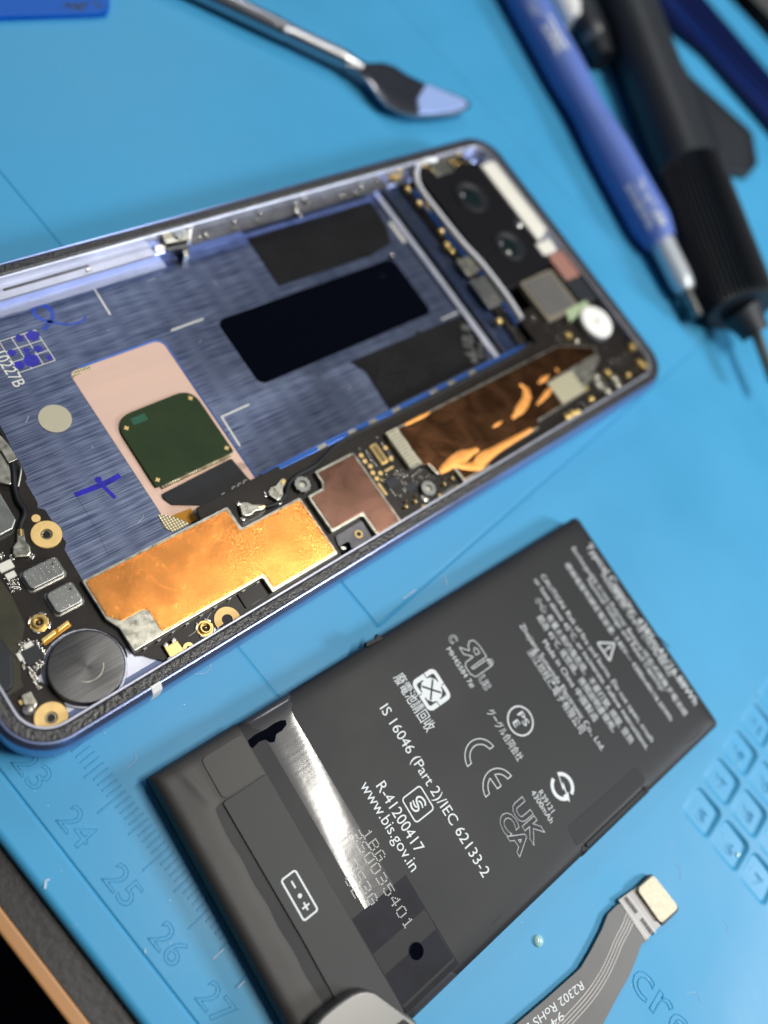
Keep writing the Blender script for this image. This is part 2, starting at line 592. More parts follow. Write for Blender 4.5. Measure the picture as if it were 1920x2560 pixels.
def brushed(name, base, dark, strength=0.02, wave=0.03):
    ma = new_mat(name, base, 0.40, 0.85, aniso=0.4)
    nt = ma.node_tree
    b = nt.nodes['Principled BSDF']
    tx = nt.nodes.new('ShaderNodeTexCoord')
    mp = nt.nodes.new('ShaderNodeMapping'); mp.inputs['Scale'].default_value = (1.0, 0.016, 1.0)
    nt.links.new(tx.outputs['Object'], mp.inputs['Vector'])
    a = nt.nodes.new('ShaderNodeTexNoise'); a.inputs['Scale'].default_value = 6500; a.inputs['Detail'].default_value = 5; a.inputs['Roughness'].default_value = 0.65
    nt.links.new(mp.outputs[0], a.inputs['Vector'])
    # faint pressed waves running across the plate
    mp2 = nt.nodes.new('ShaderNodeMapping'); mp2.inputs['Scale'].default_value = (0.10, 1.0, 1.0)
    nt.links.new(tx.outputs['Object'], mp2.inputs['Vector'])
    w = nt.nodes.new('ShaderNodeTexWave'); w.bands_direction = 'Y'; w.inputs['Scale'].default_value = 85; w.inputs['Distortion'].default_value = 1.2
    nt.links.new(tx.outputs['Object'], w.inputs['Vector'])
    mix = nt.nodes.new('ShaderNodeMath'); mix.operation = 'MULTIPLY_ADD'
    nt.links.new(w.outputs['Fac'], mix.inputs[0]); mix.inputs[1].default_value = wave
    nt.links.new(a.outputs['Fac'], mix.inputs[2])
    r = nt.nodes.new('ShaderNodeValToRGB')
    r.color_ramp.elements[0].position = 0.40; r.color_ramp.elements[1].position = 0.70
    r.color_ramp.elements[0].color = (*dark, 1); r.color_ramp.elements[1].color = (*base, 1)
    nt.links.new(mix.outputs[0], r.inputs['Fac'])
    nt.links.new(r.outputs['Color'], b.inputs['Base Color'])
    bp = nt.nodes.new('ShaderNodeBump'); bp.inputs['Distance'].default_value = strength * MM
    nt.links.new(mix.outputs[0], bp.inputs['Height']); nt.links.new(bp.outputs['Normal'], b.inputs['Normal'])
    return ma


M['brushed'] = brushed('brushed_blue_aluminium', (0.21, 0.25, 0.36), (0.036, 0.050, 0.102), 0.005)
M['coin'] = brushed('brushed_dark_steel', (0.15, 0.15, 0.15), (0.075, 0.075, 0.077), 0.010, 0.0)


def copper(name, base, rough, crinkle, fine, swirl=None, tarnish=0.4):
    ma = new_mat(name, base, rough, 1.0)
    nt = ma.node_tree
    b = nt.nodes['Principled BSDF']
    tx = nt.nodes.new('ShaderNodeTexCoord')
    big = nt.nodes.new('ShaderNodeTexNoise'); big.inputs['Scale'].default_value = 230; big.inputs['Detail'].default_value = 3; big.inputs['Distortion'].default_value = 0.6
    fin = nt.nodes.new('ShaderNodeTexNoise'); fin.inputs['Scale'].default_value = 5600; fin.inputs['Detail'].default_value = 2
    for q in (big, fin):
        nt.links.new(tx.outputs['Object'], q.inputs['Vector'])
    r = nt.nodes.new('ShaderNodeValToRGB')
    r.color_ramp.elements[0].position = 0.36; r.color_ramp.elements[1].position = 0.58
    r.color_ramp.elements[0].color = (*[c * (1 - tarnish) for c in base], 1); r.color_ramp.elements[1].color = (*base, 1)
    nt.links.new(big.outputs['Fac'], r.inputs['Fac'])
    nt.links.new(r.outputs['Color'], b.inputs['Base Color'])
    b1 = nt.nodes.new('ShaderNodeBump'); b1.inputs['Distance'].default_value = crinkle * MM
    nt.links.new(big.outputs['Fac'], b1.inputs['Height'])
    b2 = nt.nodes.new('ShaderNodeBump'); b2.inputs['Distance'].default_value = fine * MM
    nt.links.new(fin.outputs['Fac'], b2.inputs['Height']); nt.links.new(b1.outputs['Normal'], b2.inputs['Normal'])
    last = b2
    if swirl:
        mp = nt.nodes.new('ShaderNodeMapping')
        mp.inputs['Location'].default_value = (-swirl[0] * MM, -swirl[1] * MM, 0)
        nt.links.new(tx.outputs['Object'], mp.inputs['Vector'])
        wv = nt.nodes.new('ShaderNodeTexWave'); wv.wave_type = 'RINGS'; wv.rings_direction = 'Z'
        wv.inputs['Scale'].default_value = 640; wv.inputs['Distortion'].default_value = 1.5
        nt.links.new(mp.outputs[0], wv.inputs['Vector'])
        gr = nt.nodes.new('ShaderNodeVectorMath'); gr.operation = 'LENGTH'
        nt.links.new(mp.outputs[0], gr.inputs[0])
        mr = nt.nodes.new('ShaderNodeMapRange')
        mr.inputs['From Min'].default_value = 0.003; mr.inputs['From Max'].default_value = 0.0065
        mr.inputs['To Min'].default_value = 1.0; mr.inputs['To Max'].default_value = 0.0
        nt.links.new(gr.outputs['Value'], mr.inputs['Value'])
        mu = nt.nodes.new('ShaderNodeMath'); mu.operation = 'MULTIPLY'
        nt.links.new(wv.outputs['Fac'], mu.inputs[0]); nt.links.new(mr.outputs['Result'], mu.inputs[1])
        b3 = nt.nodes.new('ShaderNodeBump'); b3.inputs['Distance'].default_value = 0.010 * MM
        nt.links.new(mu.outputs[0], b3.inputs['Height']); nt.links.new(b2.outputs['Normal'], b3.inputs['Normal'])
        last = b3
    nt.links.new(last.outputs['Normal'], b.inputs['Normal'])
    return ma


SW = FP.p(560, 1390, 8)
M['copper1'] = copper('stippled_copper_foil', (0.80, 0.325, 0.085), 0.27, 0.030, 0.034, swirl=SW, tarnish=0.22)
M['copper2'] = copper('smooth_copper_foil', (0.34, 0.18, 0.13), 0.26, 0.03, 0.014, tarnish=0.35)
M['copper3'] = copper('crinkled_copper_foil', (0.34, 0.155, 0.07), 0.24, 0.09, 0.006, tarnish=0.5)
M['copper_glint'] = copper('painted_glint_copper', (0.90, 0.42, 0.12), 0.55, 0.05, 0.02, tarnish=0.15)  # lighter copper colour stands in for reflections on the creases


def tape_mat():
    ma = new_mat('glossy_clear_tape', (0.040, 0.041, 0.046), 0.38, spec=0.18, coat=0.55, coat_r=0.12)
    nt = ma.node_tree
    b = nt.nodes['Principled BSDF']
    tx = nt.nodes.new('ShaderNodeTexCoord')
    mp = nt.nodes.new('ShaderNodeMapping'); mp.inputs['Scale'].default_value = (1, 0.12, 1); mp.inputs['Rotation'].default_value = (0, 0, 0.5)
    nt.links.new(tx.outputs['Object'], mp.inputs['Vector'])
    a = nt.nodes.new('ShaderNodeTexNoise'); a.inputs['Scale'].default_value = 1500; a.inputs['Detail'].default_value = 6
    nt.links.new(mp.outputs[0], a.inputs['Vector'])
    c = nt.nodes.new('ShaderNodeTexNoise'); c.inputs['Scale'].default_value = 170; c.inputs['Detail'].default_value = 3
    nt.links.new(tx.outputs['Object'], c.inputs['Vector'])
    b1 = nt.nodes.new('ShaderNodeBump'); b1.inputs['Distance'].default_value = 0.005 * MM
    b2 = nt.nodes.new('ShaderNodeBump'); b2.inputs['Distance'].default_value = 0.020 * MM
    nt.links.new(a.outputs['Fac'], b1.inputs['Height']); nt.links.new(c.outputs['Fac'], b2.inputs['Height'])
    nt.links.new(b1.outputs['Normal'], b2.inputs['Normal'])
    nt.links.new(b2.outputs['Normal'], b.inputs['Normal'])
    nt.links.new(b2.outputs['Normal'], b.inputs['Coat Normal'])
    return ma


M['tape'] = tape_mat()
M['tape_dark'] = new_mat('dark_film_under_tape', (0.006, 0.007, 0.014), 0.45, spec=0.12, var=0.4, vscale=300, bump=0.01, bscale=500)

# ------------------------------------------------------------------ desk, edge band, cloth below
MB().prism(rect(-260, -12.2, 260, 460), -27.5, -2.5).build('desk', M['desk'])
tag(bpy.data.objects['desk'], kind='structure')
d = P(0, 2150, -2.5); d2 = P(306, 2560, -2.5)
MB().prism(rect(-260, -14.1, 260, -12.25), -27.5, -2.45, 0.35, 3).build('desk_edge_band', M['band'])
tag(bpy.data.objects['desk_edge_band'], 'orange tan edge strip along the black desk, at the lower left of the blue mat', 'edge strip')
bpy.data.objects['desk_edge_band']['kind'] = 'thing'
cl = MB()
nx, ny = 60, 24
vs = [[cl.bm.verts.new((-260 + 520 * i / nx, -16 - 240 * j / ny, -95 - 10 * sin(i * .45 + j * .2) - 6 * cos(j * .8))) for i in range(nx + 1)] for j in range(ny + 1)]
for j in range(ny):
    for i in range(nx):
        cl.bm.faces.new((vs[j][i], vs[j][i + 1], vs[j + 1][i + 1], vs[j + 1][i]))
tag(cl.build('ribbed_cloth', M['cloth'], smooth=80), 'dark navy ribbed cloth in the shade below the desk edge', 'cloth')

# ------------------------------------------------------------------ the blue silicone mat
Y_EDGE, Y_FAR = -8.1, 329.0
GX = [(6.0, 55.2, 177.2)]                       # grooves at x, from y to y
GY = [(177.2, -240, 6.0), (55.2, -240, 6.0), (33.5, -240, 30), (-3.0, -240, 250)]
CELLS = []
for r_, yt in enumerate((118.5, 110.3, 102.0, 93.9, 85.6)):
    for c_, xr in enumerate((74.3, 82.0, 89.7, 97.4, 105.1)):
        CELLS.append((xr - 6.5, yt - 6.4, xr, yt, r_, c_))


def axis_pts(lo, hi, coarse, fines):
    s = set(np.round(np.arange(lo, hi + coarse, coarse), 3).tolist())
    for a, b, st in fines:
        s = {q for q in s if not (a <= q <= b)}
        s |= set(np.round(np.arange(a, b + st, st), 3).tolist())
    return sorted(q for q in s if lo <= q <= hi)


gx = axis_pts(-240, 250, 6, [(5.2, 6.8, 0.08), (66.5, 107, 0.25)])
gy = axis_pts(Y_EDGE, Y_FAR, 6, [(Y_EDGE, Y_EDGE + 1.2, 0.12), (176.4, 178, 0.08), (54.4, 56, 0.08), (32.7, 34.3, 0.08), (-3.8, -2.2, 0.06), (77.5, 120, 0.25)])
X, Y = np.meshgrid(np.array(gx), np.array(gy))
Z = np.zeros_like(X)


def sstep(a, b, t):
    q = np.clip((t - a) / (b - a), 0, 1)
    return q * q * (3 - 2 * q)


for x, y0, y1 in GX:
    Z -= 0.26 * np.exp(-((X - x) / 0.22) ** 2) * ((Y >= y0) & (Y <= y1))
for k, (y, x0, x1) in enumerate(GY):
    Z -= (0.10 if k == 2 else 0.22) * np.exp(-((Y - y) / (0.16 if k == 3 else 0.22)) ** 2) * ((X >= x0) & (X <= x1))
for x0, y0, x1, y1, _, _ in CELLS:
    cx, cy, hx, hy, rr = (x0 + x1) / 2, (y0 + y1) / 2, (x1 - x0) / 2, (y1 - y0) / 2, 1.1
    qx, qy = np.abs(X - cx) - hx + rr, np.abs(Y - cy) - hy + rr
    sd = np.sqrt(np.maximum(qx, 0) ** 2 + np.maximum(qy, 0) ** 2) + np.minimum(np.maximum(qx, qy), 0) - rr
    # floor slopes: deepest against the upper and right walls
    slope = 0.20 + 0.80 * np.clip(((X - x0) / (x1 - x0) + (Y - y0) / (y1 - y0)) / 2, 0, 1) ** 1.5
    Z -= 0.85 * slope * sstep(0.30, -0.30, sd)
e_ = np.clip((Y_EDGE + 1.2 - Y) / 1.2, 0, 1)
Z -= 1.2 * (1 - np.sqrt(np.clip(1 - e_ ** 2, 0, 1)))
bm = bmesh.new()
V = [[bm.verts.new((X[j, i], Y[j, i], Z[j, i])) for i in range(len(gx))] for j in range(len(gy))]
for j in range(len(gy) - 1):
    for i in range(len(gx) - 1):
        bm.faces.new((V[j][i], V[j][i + 1], V[j + 1][i + 1], V[j + 1][i]))
lo0 = [bm.verts.new((X[0, i], Y[0, i], -2.5)) for i in range(len(gx))]
lo1 = [bm.verts.new((X[-1, i], Y[-1, i], -2.5)) for i in range(len(gx))]
for i in range(len(gx) - 1):
    bm.faces.new((lo0[i], lo0[i + 1], V[0][i + 1], V[0][i]))
    bm.faces.new((V[-1][i], V[-1][i + 1], lo1[i + 1], lo1[i]))
mb = MB(); mb.bm.free(); mb.bm = bm
mat_o = mb.build('work_mat', M['mat'], smooth=60)
tag(mat_o, 'bright blue silicone repair mat with moulded ruler and numbered cells under the open phone', 'work mat')

rt = MB()
k = -30
while k < 520:
    x = k * 0.5 if False else k * 1.0
    if x > 210: break
    long_ = (k % 10 == 0); half = (k % 5 == 0)
    y0 = 3.2 if long_ else (4.6 if half else 5.4)
    rt.tube([(x, y0, -.02), (x, 7.8, -.02)], 0.15, 6)
    k += 1
rt.build('ruler_tick', M['mat'], mat_o)
for i, s in enumerate(('23', '24', '25', '26', '27', '28', '29')):
    x = (i - 1) * 10.0
    write('ruler_number', s, (x - 2.9, -1.35), (x + 2.2, -1.35), 0.0, M['mat'], mat_o, outline=0.085, height=3.3)
LAB = {(0, 0): '83', (0, 1): '84', (1, 0): '91', (1, 1): '92', (2, 0): '99', (2, 1): '00', (3, 0): '07', (3, 1): '08', (3, 2): '09', (4, 0): '15', (4, 1): '16', (4, 2): '17', (4, 3): '18', (3, 3): '10', (2, 2): '01', (2, 3): '02', (1, 2): '93', (1, 3): '94'}
for x0, y0, x1, y1, r_, c_ in CELLS:
    s = LAB.get((r_, c_))
    if s:
        write('cell_number', s, (x0 + 0.9, y0 + 1.5), (x0 + 4.6, y0 + 1.5), -0.36, M['mat'], mat_o, outline=0.075, height=2.3)
a = P(1578, 2452, 0); b = P(1800, 2712, 0)
write('moulded_word', 'crew', (a[0], a[1] - .6), (a[0] + 21, a[1] - .6), 0.0, M['mat'], mat_o, outline=0.13, height=5.6)
bd = MB()
c0 = FW.p(1876 - 32, 2136, -0.4)
bd.lathe(c0, [(0.5, -0.6), (0.5, -0.45), (0.35, -0.25), (0.05, -0.2)], 12)
tag(bd.build('gel_drop', M['blob']), 'tiny clear bead sitting in one numbered cell of the mat', 'droplet')
c0 = FW.p(1345, 2352, 0)
gb = MB().lathe(c0, [(0.95, 0.004), (0.9, 0.2), (0.7, 0.42), (0.35, 0.55), (0.05, 0.58)], 20).build('gel_drop', M['blob'])
tag(gb, 'larger clear gel drop on the blue mat between battery and loose flex cable', 'droplet')

# ------------------------------------------------------------------ THE PHONE
PHN = empty('smartphone', FP)
tag(PHN, 'opened smartphone with its back and battery out, lavender frame, copper shields and bare boards showing', 'phone')
W_, H_ = 72.9, 152.0


def rr3(d, z, r=7.6, n=14):
    return [(x, y, z) for x, y in rrect(d, d, W_ - d, H_ - d, max(r - d, 1.5), n)]


fr = MB().loops([rr3(6.2, 3.0), rr3(6.0, 0.35), rr3(1.6, 0.35), rr3(0.55, 1.0), rr3(0.12, 2.2), rr3(0.0, 4.0), rr3(0.0, 6.6), rr3(0.10, 7.6), rr3(0.20, 7.95), rr3(0.30, 8.05), rr3(0.72, 8.70), rr3(0.82, 8.84), rr3(1.0, 8.86), rr3(1.10, 8.85), rr3(1.18, 8.35), rr3(2.75, 8.35), rr3(2.95, 8.1), rr3(3.0, 6.6), rr3(5.4, 6.5), rr3(5.6, 6.3), rr3(5.6, 3.0)])
frame_o = fr.build('frame', M['frame'], PHN, smooth=28)
MB().loops([rr3(1.16, 8.36), rr3(1.14, 8.62), rr3(1.25, 8.74), rr3(2.5, 8.74), rr3(2.72, 8.6), rr3(2.76, 8.36)], wrap=True).build('adhesive_gasket', M['foam'], PHN)
MB().loops([rr3(2.78, 8.36), rr3(2.80, 8.54), rr3(2.86, 8.60), rr3(3.08, 8.60), rr3(3.18, 8.5), rr3(3.2, 6.6)]).build('inner_lip', M['ledge'], PHN, smooth=28)
# antenna breaks across the rail
for (u, v) in ((399, 1742),):
    q = FP.p(u, v, 7)
    ab = MB()
    ys = (q[1] - 0.75, q[1] + 0.75)
    prof = [(-0.55, 1.0), (-0.12, 2.2), (0.03, 4.0), (0.03, 6.6), (-0.07, 7.62), (-0.17, 7.97), (-0.27, 8.08), (-0.69, 8.73), (-0.80, 8.87), (-1.1, 8.88), (-1.1, 2.0)]
    ab.loops([[(W_ + x, y, z) for x, z in prof] for y in ys], close_ends=True)
    ab.build('antenna_break', M['white'], PHN)
# floor plate
mp_ = MB().prism(rrect(5.6, 3.2, 71.0, 148.0, 4), 3.0, 4.0).build('midplate', M['brushed'], PHN)
ZF = 4.0


def child(mb, name, mat, parent, label=None, smooth=32):
    o = mb.build(name, M[mat], parent, smooth)
    if label: o['label'] = label
    return o


# lavender cast pocket round the coin motor
child(MB().prism(rrect(56.5, 3.0, 70.2, 26.5, 6.5), 4.0, 6.55, 0.15), 'motor_pocket', 'ledge', PHN)
child(MB().prism(rect(5.55, 24.0, 7.0, 62), 3.9, 4.35, .1), 'tray_step', 'ledge', PHN)
child(MB().prism(rect(3.05, 18.0, 5.9, 60.0), 6.5, 6.95, 0.12), 'side_ledge', 'ledge', PHN)
child(MB().prism(rrect(4.1, 33.0, 4.55, 48.0, .2, 4), 6.9, 7.02), 'ledge_slot', 'filmgrey', PHN)
# blue rail on the near side of the battery tray
child(MB().prism(rect(50.5, 53.0, 51.5, 122.0), 4.0, 6.5, 0.12), 'tray_rail', 'rail', PHN)
for yy in (66, 73, 78, 84, 94, 99, 105):
    child(MB().box((51.1, yy), 6.4, 6.60, 0.8, 1.9, 0, 0.05), 'rail_tab', 'tin', PHN)
child(MB().prism(rect(5.6, 114.6, 50.6, 116.0), 4.0, 4.7, .15), 'tray_end_lip', 'ledge', PHN)

# pale copper sheet, sensor chip and its flex
child(MB().prism(rounded([(20.2, 35.7), (50.4, 35.7), (50.4, 52.9), (20.2, 52.9)], [1.2, .3, .3, 1.8]), 4.0, 4.06), 'copper_sheet', 'pink', mp_)
child(MB().ribbon([(20.0, 37.5), (20.0, 52.0), (21.2, 53.1), (51, 53.1)], 0.22, 4.0, h=0.18), 'sheet_rim', 'rail', mp_)
sens = child(MB().prism(rounded([(30.9, 37.4), (44.4, 37.2), (44.4, 52.2), (30.9, 52.2)], [3.4, .3, .3, 3.2], 7), 4.06, 4.62, 0.05), 'fingerprint_sensor', 'green', PHN)
for q in ((33.2, 38.5), (32.6, 51.0), (43.4, 38.1), (43.4, 51.4)):
    child(MB().box(q, 4.62, 4.66, 0.8, 0.28, 0).box(q, 4.62, 4.665, 0.28, 0.8, 0), 'gold_cross', 'gold_pad', sens)
child(MB().prism(quad_at(FP.p(348, 1048, 4.6), 0, 1.3, 2.6), 4.62, 4.635), 'printed_patch', 'green_dark', sens)
cr_ = MB()
for k in range(34):
    cr_.box((44.75, 38.2 + k * 0.40), 4.06, 4.5, 0.55, 0.24, 0)
child(cr_, 'contact_row', 'weave', sens)
fx = [(403, 1236), (578, 1146), (622, 1198), (660, 1220), (560, 1264), (430, 1262), (410, 1248)]
sf = child(MB().prism(rounded(FP.pl(fx, 4.3), 0.5, 3), 4.06, 4.42, 0.04), 'sensor_flex', 'black', PHN, 'black flex with embossed traces beside the green sensor')
em = MB()
for k in range(26):
    u, v = 440 + k * 6.4, 1238 - k * 3.3
    a_, b_ = FP.p(u, v, 4.42), FP.p(u + 18 + k % 5 * 3, v + 22 - k * 0.6, 4.42)
    em.ribbon([a_, b_], 0.07, 4.42, h=0.03)
child(em, 'embossed_trace', 'rubber', sf)
for k, (u, v) in enumerate(((568, 1247), (592, 1231), (606, 1223), (620, 1215))):
    q = FP.p(u, v, 4.43)
    write('laser_mark', '2' if k == 0 else 'C', (q[0] - .2, q[1] - .45), (q[0] - .2, q[1] + .45), 4.44, M['print_dim'], sf, height=1.0, ang=pi / 2)
child(MB().prism(FP.pl([(429, 1289), (477, 1270), (494, 1299), (476, 1308)], 4.2), 4.06, 4.22), 'amber_flex', 'amber', PHN)
child(MB().prism(FP.pl([(395, 1285), (430, 1290), (478, 1309), (432, 1330), (410, 1318)], 4.2), 4.065, 4.16), 'grounding_mesh', 'weave', PHN)
child(MB().prism(FP.pl([(181, 937), (194, 920), (226, 914), (229, 922), (205, 930), (183, 944)], 4.2), 4.065, 4.16), 'grounding_mesh', 'weave', PHN)
child(MB().cyl((26.9, 29.7), 2.5, 4.0, 4.14, 36, 0.04), 'mesh_disc', 'disc', PHN)
child(MB().prism(rrect(20.4, 64.2, 35.1, 108.3, 1.6), 4.0, 4.08, 0.03), 'black_window', 'glass', PHN)
# wrinkled black tapes left by the pull tabs
child(MB().prism([(6.2, 80.6), (17.9, 80.2), (18.2, 104), (17.0, 110.5), (13, 112.4), (6.3, 113), ], 4.0, 4.2, 0.05), 'graphite_tape', 'graph', PHN)
child(MB().prism([(37.9, 83.6), (41, 85.2), (49.7, 84.6), (49.7, 113.2), (44, 114.8), (38.2, 114.6)], 4.0, 4.2, 0.05), 'graphite_tape', 'graph', PHN)
cw = MB()
random.seed(3)
for k in range(46):
    x, y = random.gauss(44.5, 1.8), random.gauss(91, 2.2) if k < 26 else random.gauss(102, 1.6)
    cw.lathe((x, y), [(0.55, 4.18), (0.42, 4.28), (0.2, 4.34), (0.02, 4.35)], 8)
child(cw, 'crumpled_residue', 'graph', PHN, smooth=60)
cw = MB()
for k in range(16):
    cw.box((random.uniform(41, 48.6), random.uniform(109, 114)), 4.15, 4.3 + random.random() * .5, random.uniform(.5, 2), random.uniform(.5, 1.6), random.random() * 3)
child(cw, 'torn_foil', 'tin_dark', PHN)
gr_ = MB()
random.seed(44)
for k in range(14):
    x, y = random.uniform(7, 50), random.uniform(22, 113)
    if (19 < x < 51 and 34 < y < 54) or (19 < x < 36 and 63 < y < 109) or (x > 36 and y > 82) or (x < 19 and y > 79):
        continue
    a_, l_ = random.uniform(0, 3.1), random.uniform(.2, 1.1)
    gr_.tube(smooth_pts([(x, y, 4.01), (x + l_ * cos(a_), y + l_ * sin(a_), 4.03), (x + 1.6 * l_ * cos(a_ + .15), y + 1.6 * l_ * sin(a_ + .15), 4.01)], 3), .028, 5)
child(gr_, 'lint_fibres', 'scribe', mp_)
# scribed marks
sc = MB()
for si, pts in enumerate(([(295, 697), (231, 714), (276, 787)], [(428, 826), (509, 797)], [(623, 1011), (554, 1042), (600, 1115)], [(1104, 799), (1150, 778)], [(975, 556), (1012, 606)])):
    child(MB().ribbon(FP.pl(pts, 4.02), 0.9 if si == 4 else 0.26, 4.005, h=0.025), 'scribed_line', 'scribe', mp_)
g0, g1, g2, g3 = FP.pl([(0, 855), (91, 822), (135, 902), (47, 932)], 4.02)
gx0, gx1 = (g0[0] + g1[0]) / 2, (g2[0] + g3[0]) / 2
gy0, gy1 = (g0[1] + g3[1]) / 2, (g1[1] + g2[1]) / 2
gd = MB()
for k in range(4):
    t = k / 3
    gd.ribbon([(gx0 + (gx1 - gx0) * t, gy0), (gx0 + (gx1 - gx0) * t, gy1)], 0.11, 4.008)
    gd.ribbon([(gx0, gy0 + (gy1 - gy0) * t), (gx1, gy0 + (gy1 - gy0) * t)], 0.11, 4.009)
child(gd, 'printed_grid', 'scribe', mp_)
for (u, v, r) in ((125, 765, 25), (215, 750, 42), (75, 860, 25), (170, 845, 22), (245, 835, 27), (125, 940, 30), (205, 910, 48), (320, 890, 19)):
    q = FP.p(u * .3858, 550 + v * .3858, 4.02)
    rr = r * .3858 / 15.2
    random.seed(u)
    child(MB().flat([(q[0] + rr * (1 + .15 * random.uniform(-1, 1)) * cos(2 * pi * k / 14), q[1] + rr * (1 + .15 * random.uniform(-1, 1)) * sin(2 * pi * k / 14)) for k in range(14)], 4.015), 'ink_dot', 'ink', mp_)
a, b = FP.p(-17, 885, 4.02), FP.p(30, 972, 4.02)
write('plate_marking', '10227B', a, (a[0] + hypot(b[0] - a[0], b[1] - a[1]), a[1]), 4.012, M['scribe'], mp_, height=1.9)


def Z1(pts, s, ox, oy):
    return [(ox + x * s, oy + y * s) for x, y in pts]


sk = smooth_pts(FP.pl(Z1([(280, 712), (318, 668), (342, 625), (325, 578), (275, 552), (225, 560), (218, 600), (255, 638), (330, 660), (420, 675), (500, 668), (545, 645), (552, 622)], .3858, 0, 550), 4.02))
child(MB().ribbon(sk, [0.85 - 0.5 * i / len(sk) for i in range(len(sk))], 4.014), 'ink_loop', 'ink_thin', mp_)
ci = MB()
ci.ribbon(FP.pl(Z1([(775, 780), (1100, 652), (1245, 572)], .2411, 0, 1050), 4.02), [0.85, 0.95, 0.9], 4.014)
ci.flat(circ(*FP.p(1020 * .2411, 1050 + 618 * .2411, 4.02), 0.55, 18), 4.016)
ci.ribbon(FP.pl(Z1([(1075, 690), (1195, 808)], .2411, 0, 1050), 4.02), 0.6, 4.012)
child(ci, 'ink_cross', 'ink', mp_)
child(MB().ribbon(FP.pl([(190, 1238), (222, 1290), (248, 1335), (262, 1370), (274, 1392)], 4.0), 0.05, 4.011), 'scratch', 'black', mp_)

# ---- boards
ZB = 7.0
bb = [(-90, 960), (20, 1110), (52, 1158), (67, 1194), (63, 1203), (94, 1256), (94, 1270), (113, 1274), (151, 1335), (166, 1356), (161, 1373), (202, 1443), (262, 1553), (300, 1570)]
CM = (64.7, 13.5)       # coin motor
low = FP.pl(bb, ZB)
arc = circ(CM[0], CM[1], 5.75, 12, 75, 245)
poly = low + [(66.5, 24.0), (66.6, 20.5)] + arc + [(62.0, 7.0), (63.5, 5.2), (66.2, 3.4), (69.4, 5.6), (70.0, 3.5), (67.0, 3.1), (60, 3.1), (48, 3.1), (20, 3.1)]
poly = low + arc + [(62.6, 7.4), (66.0, 9.2), (69.5, 8.4), (69.6, 4.4), (66.8, 3.1), (60, 3.1), (48, 3.1), (14, 3.1)]
lower_board = child(MB().prism([p for p in poly], 6.3, ZB, 0.03, 1), 'lower_board', 'pcb', PHN)
s1 = snap(FP.pl([(205, 1451), (570, 1265), (604, 1318), (754, 1242), (843, 1384), (680, 1483), (656, 1441), (331, 1634), (304, 1568), (262, 1549)], 8.0))
XA = min(p[0] for p in s1) + 0.15
mb_poly = [(XA, 21.0), (XA, 39.5), (51.1, 40.0), (50.9, 56.2), (51.55, 56.4), (51.6, 150.2 - 4), (56, 148.8), (69.7, 146.5), (69.78, 60.0), (69.78, 41.4), (69.78, 33.6), (69.3, 32.8), (69.3, 29.9), (69.75, 28.8), (69.7, 23.3), (68.2, 21.8), (67.2, 21.0), (66.7, 20.1), (62.8, 19.0), (58.0, 20.6), (56.5, 19.6)]
main_board = child(MB().prism(mb_poly, 6.3, ZB + 0.01, 0.03, 1), 'main_board', 'pcb', PHN)
child(MB().prism(FP.pl([(-40, 1440), (0, 1448), (30, 1490), (62, 1560), (50, 1640), (52, 1700), (60, 1715), (20, 1740), (-40, 1700)], 7.03), ZB, 7.06), 'olive_patch', 'pcb_olive', lower_board)

# ---- shield cans with copper foil
ZS = 8.0
s1 = snap(FP.pl([(205, 1451), (570, 1265), (604, 1318), (754, 1242), (843, 1384), (680, 1483), (656, 1441), (331, 1634), (304, 1568), (262, 1549)], ZS))
can1 = child(MB().prism(rounded(s1, 0.35, 3), ZB, ZS, 0.12), 'shield_can', 'tin', PHN)
f1 = FP.pl([(212, 1456), (566, 1274), (600, 1326), (751, 1250), (836, 1376), (683, 1474), (662, 1433), (404, 1579), (370, 1524), (353, 1524), (304, 1554), (268, 1540)], ZS)
f1 = snap(f1)
child(MB().prism(rounded(f1, 0.5, 4), ZS, ZS + 0.07, 0.04), 'copper_foil', 'copper1', can1, 'bright stippled copper foil with fingerprint whorls')
child(MB().ribbon(inset(rounded(f1, 0.5, 4), 0.28), 0.10, ZS + 0.068, closed=True, h=0.05), 'foil_crease', 'copper1', can1)
# dimples on the bare corner of the can
dm = MB()
cA = FP.pl([(330, 1560), (355, 1545), (372, 1575), (346, 1590), (362, 1604), (388, 1587), (340, 1612), (365, 1540)], ZS)
for q in cA:
    dm.lathe(q, [(0.10, ZS), (0.07, ZS + 0.05), (0.01, ZS + 0.06)], 8)
child(dm, 'dimple', 'solder', can1)
nt_ = MB()
for (ua, va), (ub, vb), n_ in (((215, 1450), (560, 1272), 11), ((662, 1446), (345, 1632), 9)):
    for k in range(n_):
        t = (k + .5) / n_
        q = FP.p(ua + (ub - ua) * t, va + (vb - va) * t, 7.8)
        nt_.box(q, ZB, 7.9, 0.16, 0.5, 0)
child(nt_, 'can_clip', 'tin_dark', can1)
s2 = [(54.9, 60.9), (54.9, 69.8), (70.0, 69.8), (70.0, 63.9), (65.5, 63.9), (65.5, 57.1), (58.1, 57.1), (58.1, 60.3), (57.0, 60.9)]
can2 = child(MB().prism(rounded(s2, 0.5, 4), ZB, ZS, 0.14), 'shield_can', 'tin', PHN)
f2 = rounded(inset(s2, 0.42), 0.4, 4)
child(MB().prism(f2, ZS, ZS + 0.07, 0.04), 'copper_foil', 'copper2', can2, 'smooth purplish brown copper foil')
rb_ = FP.pl([(1381, 972), (1437, 943), (1468, 980), (1407, 1012)], ZS + .1)
rx0, rx1, ry0, ry1 = min(p[0] for p in rb_), max(p[0] for p in rb_), min(p[1] for p in rb_), max(p[1] for p in rb_)
